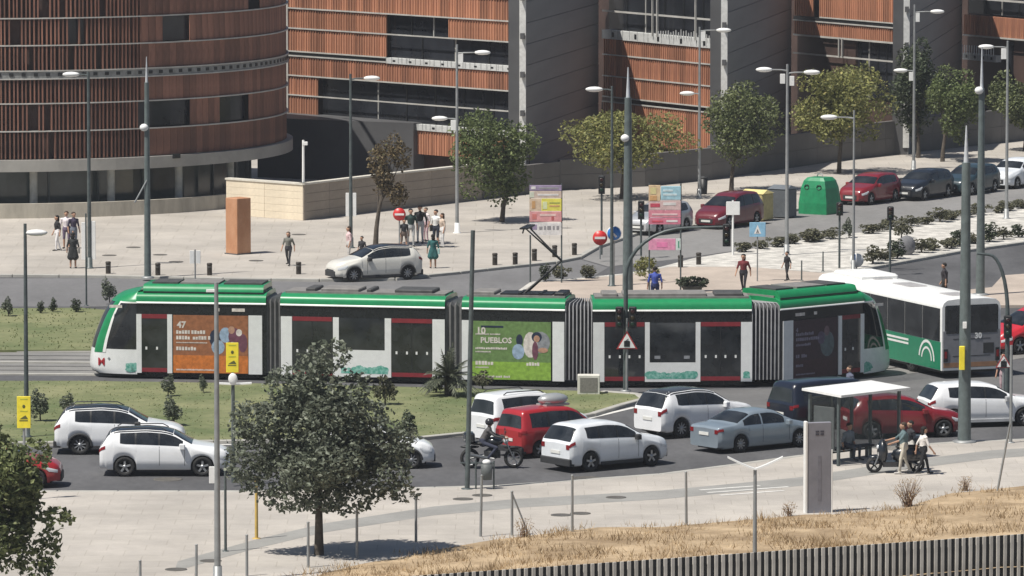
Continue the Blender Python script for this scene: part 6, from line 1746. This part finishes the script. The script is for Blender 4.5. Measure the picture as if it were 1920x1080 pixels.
DK, BRN, BLD = (.012, .010, .009), (.045, .028, .018), (.10, .07, .05)
WH, NV = (.70, .69, .67), (.02, .025, .04)
person('woman in black top and wide white trousers in the plaza group', (-21.267, 53.274), .12, 1.66, 200, (.02, .02, .022), (.68, .66, .66), DK, long_hair=True, female=True, stride=.1)
person('person in white shirt and purple shorts in the plaza group', (-20.918, 54.365), .12, 1.76, 260, (.70, .64, .66), (.12, .09, .14), BRN, shorts=True)
person('person in dark patterned top and blue trousers in the plaza group', (-20.593, 54.365), .12, 1.72, 300, (.05, .04, .07), (.16, .18, .22), BRN, female=True)
person('woman in short black dress standing in front of the plaza group', (-19.949, 44.569), .12, 1.62, 90, (.02, .022, .022), (.02, .02, .02), DK, skirt=.60, long_hair=True, female=True, bag=(.25, .24, .22))
person('woman in grey top and dark trousers walking alone on the plaza', (-10.201, 45.856), .12, 1.55, 250, (.16, .16, .14), (.035, .035, .04), BLD, long_hair=True, female=True, stride=.16)
person('person in pale pink top behind the two-tone crossover', (-7.465, 47.415), .12, 1.66, 190, (.62, .45, .45), (.5, .48, .46), BRN, female=True, long_hair=True)
person('person in dark top behind the crossover roof', (-6.853, 46.374), .12, 1.30, 230, (.03, .03, .035), (.04, .04, .05), DK)
person('person in dark top and tan shorts under the round no-entry sign', (-5.076, 53.819), .12, 1.45, 300, (.03, .032, .035), (.16, .12, .10), DK, shorts=True, stride=.12)
person('person in dark green top and light grey trousers in the crowd', (-4.777, 55.463), .12, 1.78, 280, (.02, .045, .04), (.36, .37, .37), DK, stride=.08)
person('person in black jacket and pale jeans in the crowd', (-4.348, 57.126), .12, 1.80, 250, (.015, .016, .018), (.42, .43, .44), DK, sleeves=True)
person('person in white and pink clothes behind the crowd', (-4.085, 58.245), .12, 1.60, 220, (.68, .62, .62), (.58, .40, .42), BLD, female=True)
person('person in white top with black bag and navy shorts in the crowd', (-3.567, 55.188), .12, 1.76, 230, (.72, .72, .70), NV, DK, shorts=True, bag=(.02, .02, .02))
person('person in beige top and white trousers at the edge of the crowd', (-3.263, 54.913), .12, 1.62, 200, (.52, .42, .34), (.68, .67, .66), BRN, female=True, long_hair=True)
person('woman in short black and teal dress before the crowd', (-3.587, 44.569), .12, 1.55, 95, (.02, .10, .10), (.05, .05, .05), DK, skirt=.66, long_hair=True, female=True, bag=(.35, .55, .52))
person('person in bright blue clothes walking behind the tram', (6.116, 27.448), .12, 1.70, 100, (.05, .08, .34), (.02, .03, .10), DK)
person('person in dark red top and black trousers walking on the island', (10.121, 33.480), .12, 1.68, 250, (.14, .02, .025), (.02, .02, .025), DK, stride=.2, female=True, long_hair=True)
person('person dressed in black standing by the rod bollards', (12.260, 38.794), .12, 1.30, 210, (.015, .015, .018), (.02, .02, .022), DK, stride=.1)
person('person in dark clothes walking in the road beyond the bus', (18.711, 30.472), .01, 1.68, 170, (.03, .025, .03), (.02, .02, .02), DK, stride=.15)
person('rider in dark grey clothes and helmet sitting on the motorcycle', ((-0.696, -26.780)[0] - .30, (-0.696, -26.780)[1]), .02, 1.72, 2, (.09, .085, .085), (.03, .035, .06), DK, pose='ride', sleeves=True, helmet=(.03, .03, .035), shoes=(.6, .6, .58), arms={1: ((.22, .05, -.18), (.50, .02, -.24)), -1: ((.22, -.05, -.18), (.50, -.02, -.24))})
person('man in teal shirt and beige trousers wheeling the dark scooter', ((13.311, -28.738)[0], (13.311, -28.738)[1] - .48), .12, 1.76, 184, (.10, .15, .16), (.50, .46, .38), BRN, stride=.14, arms={1: ((.16, .10, -.20), (.42, .16, -.28)), -1: ((.20, -.05, -.18), (.46, -.10, -.26))}, shoes=(.5, .48, .45))
person('person in dark top and white trousers close behind the dark scooter', ((13.611, -28.594)[0], (13.611, -28.594)[1] + .35), .12, 1.70, 200, (.03, .03, .035), (.60, .58, .54), DK, stride=.1)
person('woman in white blouse and black leggings striding along the pavement', (13.955, -29.455), .12, 1.64, 20, (.70, .66, .62), (.012, .012, .014), DK, stride=.24, female=True, long_hair=True)
bq = Vector((sx, sy)) + Matrix.Rotation(R(44), 2) @ Vector((1.5, SD - .38))
person('person in grey-blue clothes sitting inside the bus shelter', (bq.x, bq.y), .12, 1.66, 314, (.16, .19, .22), (.06, .07, .09), DK, pose='sit')
person('person in pink trousers waiting behind the warning sign by the bus', ((18.438, -6.058)[0] + .1, (18.438, -6.058)[1] + .6), .01, 1.68, 240, (.05, .04, .05), (.42, .30, .32), DK)
person('person in slate blue jacket behind the dark navy van', (12.508, -9.833), .01, 1.66, 200, (.10, .11, .16), (.04, .04, .06), BRN, sleeves=True)

# bake the remeshed surfaces and give each face the cloth of the bone it covers
bpy.context.view_layer.update()
dg = bpy.context.evaluated_depsgraph_get()
for o, me, bones in PENDING:
    nm = bpy.data.meshes.new_from_object(o.evaluated_get(dg))
    nm.materials.clear()
    for mt in me.materials: nm.materials.append(mt)
    bb_ = [(a, (b - a), max(1e-9, (b - a).length_squared), r, z) for a, b, r, z in bones]
    idx = []
    for p in nm.polygons:
        c = p.center; best, bz = 9, 0
        for a, d, l2, r, z in bb_:
            w = c - a; s = w.dot(d) / l2; s = 0 if s < 0 else 1 if s > 1 else s
            q = (w - d * s).length - r
            if q < best: best, bz = q, z
        idx.append(bz)
    nm.polygons.foreach_set('material_index', idx)
    nm.polygons.foreach_set('use_smooth', [True] * len(nm.polygons))
    o.modifiers.clear(); o.data = nm


# ---------------------------------------------------------------- summer haze between the viewer and the buildings
hz_m = bpy.data.materials.new('haze'); hz_m.use_nodes = True
N = hz_m.node_tree.nodes
N.remove(N['Principled BSDF'])
pv = N.new('ShaderNodeVolumePrincipled')
pv.inputs['Color'].default_value = (0.86, 0.91, 1.0, 1)
pv.inputs['Density'].default_value = 0.00012
hz_m.node_tree.links.new(pv.outputs[0], N['Material Output'].inputs['Volume'])
tag(MB().box(-3100, 3100, -1600, 4600, -2.0, 29.0).build('haze', hz_m), 'thin pale summer haze filling the air', 'haze', kind='stuff')
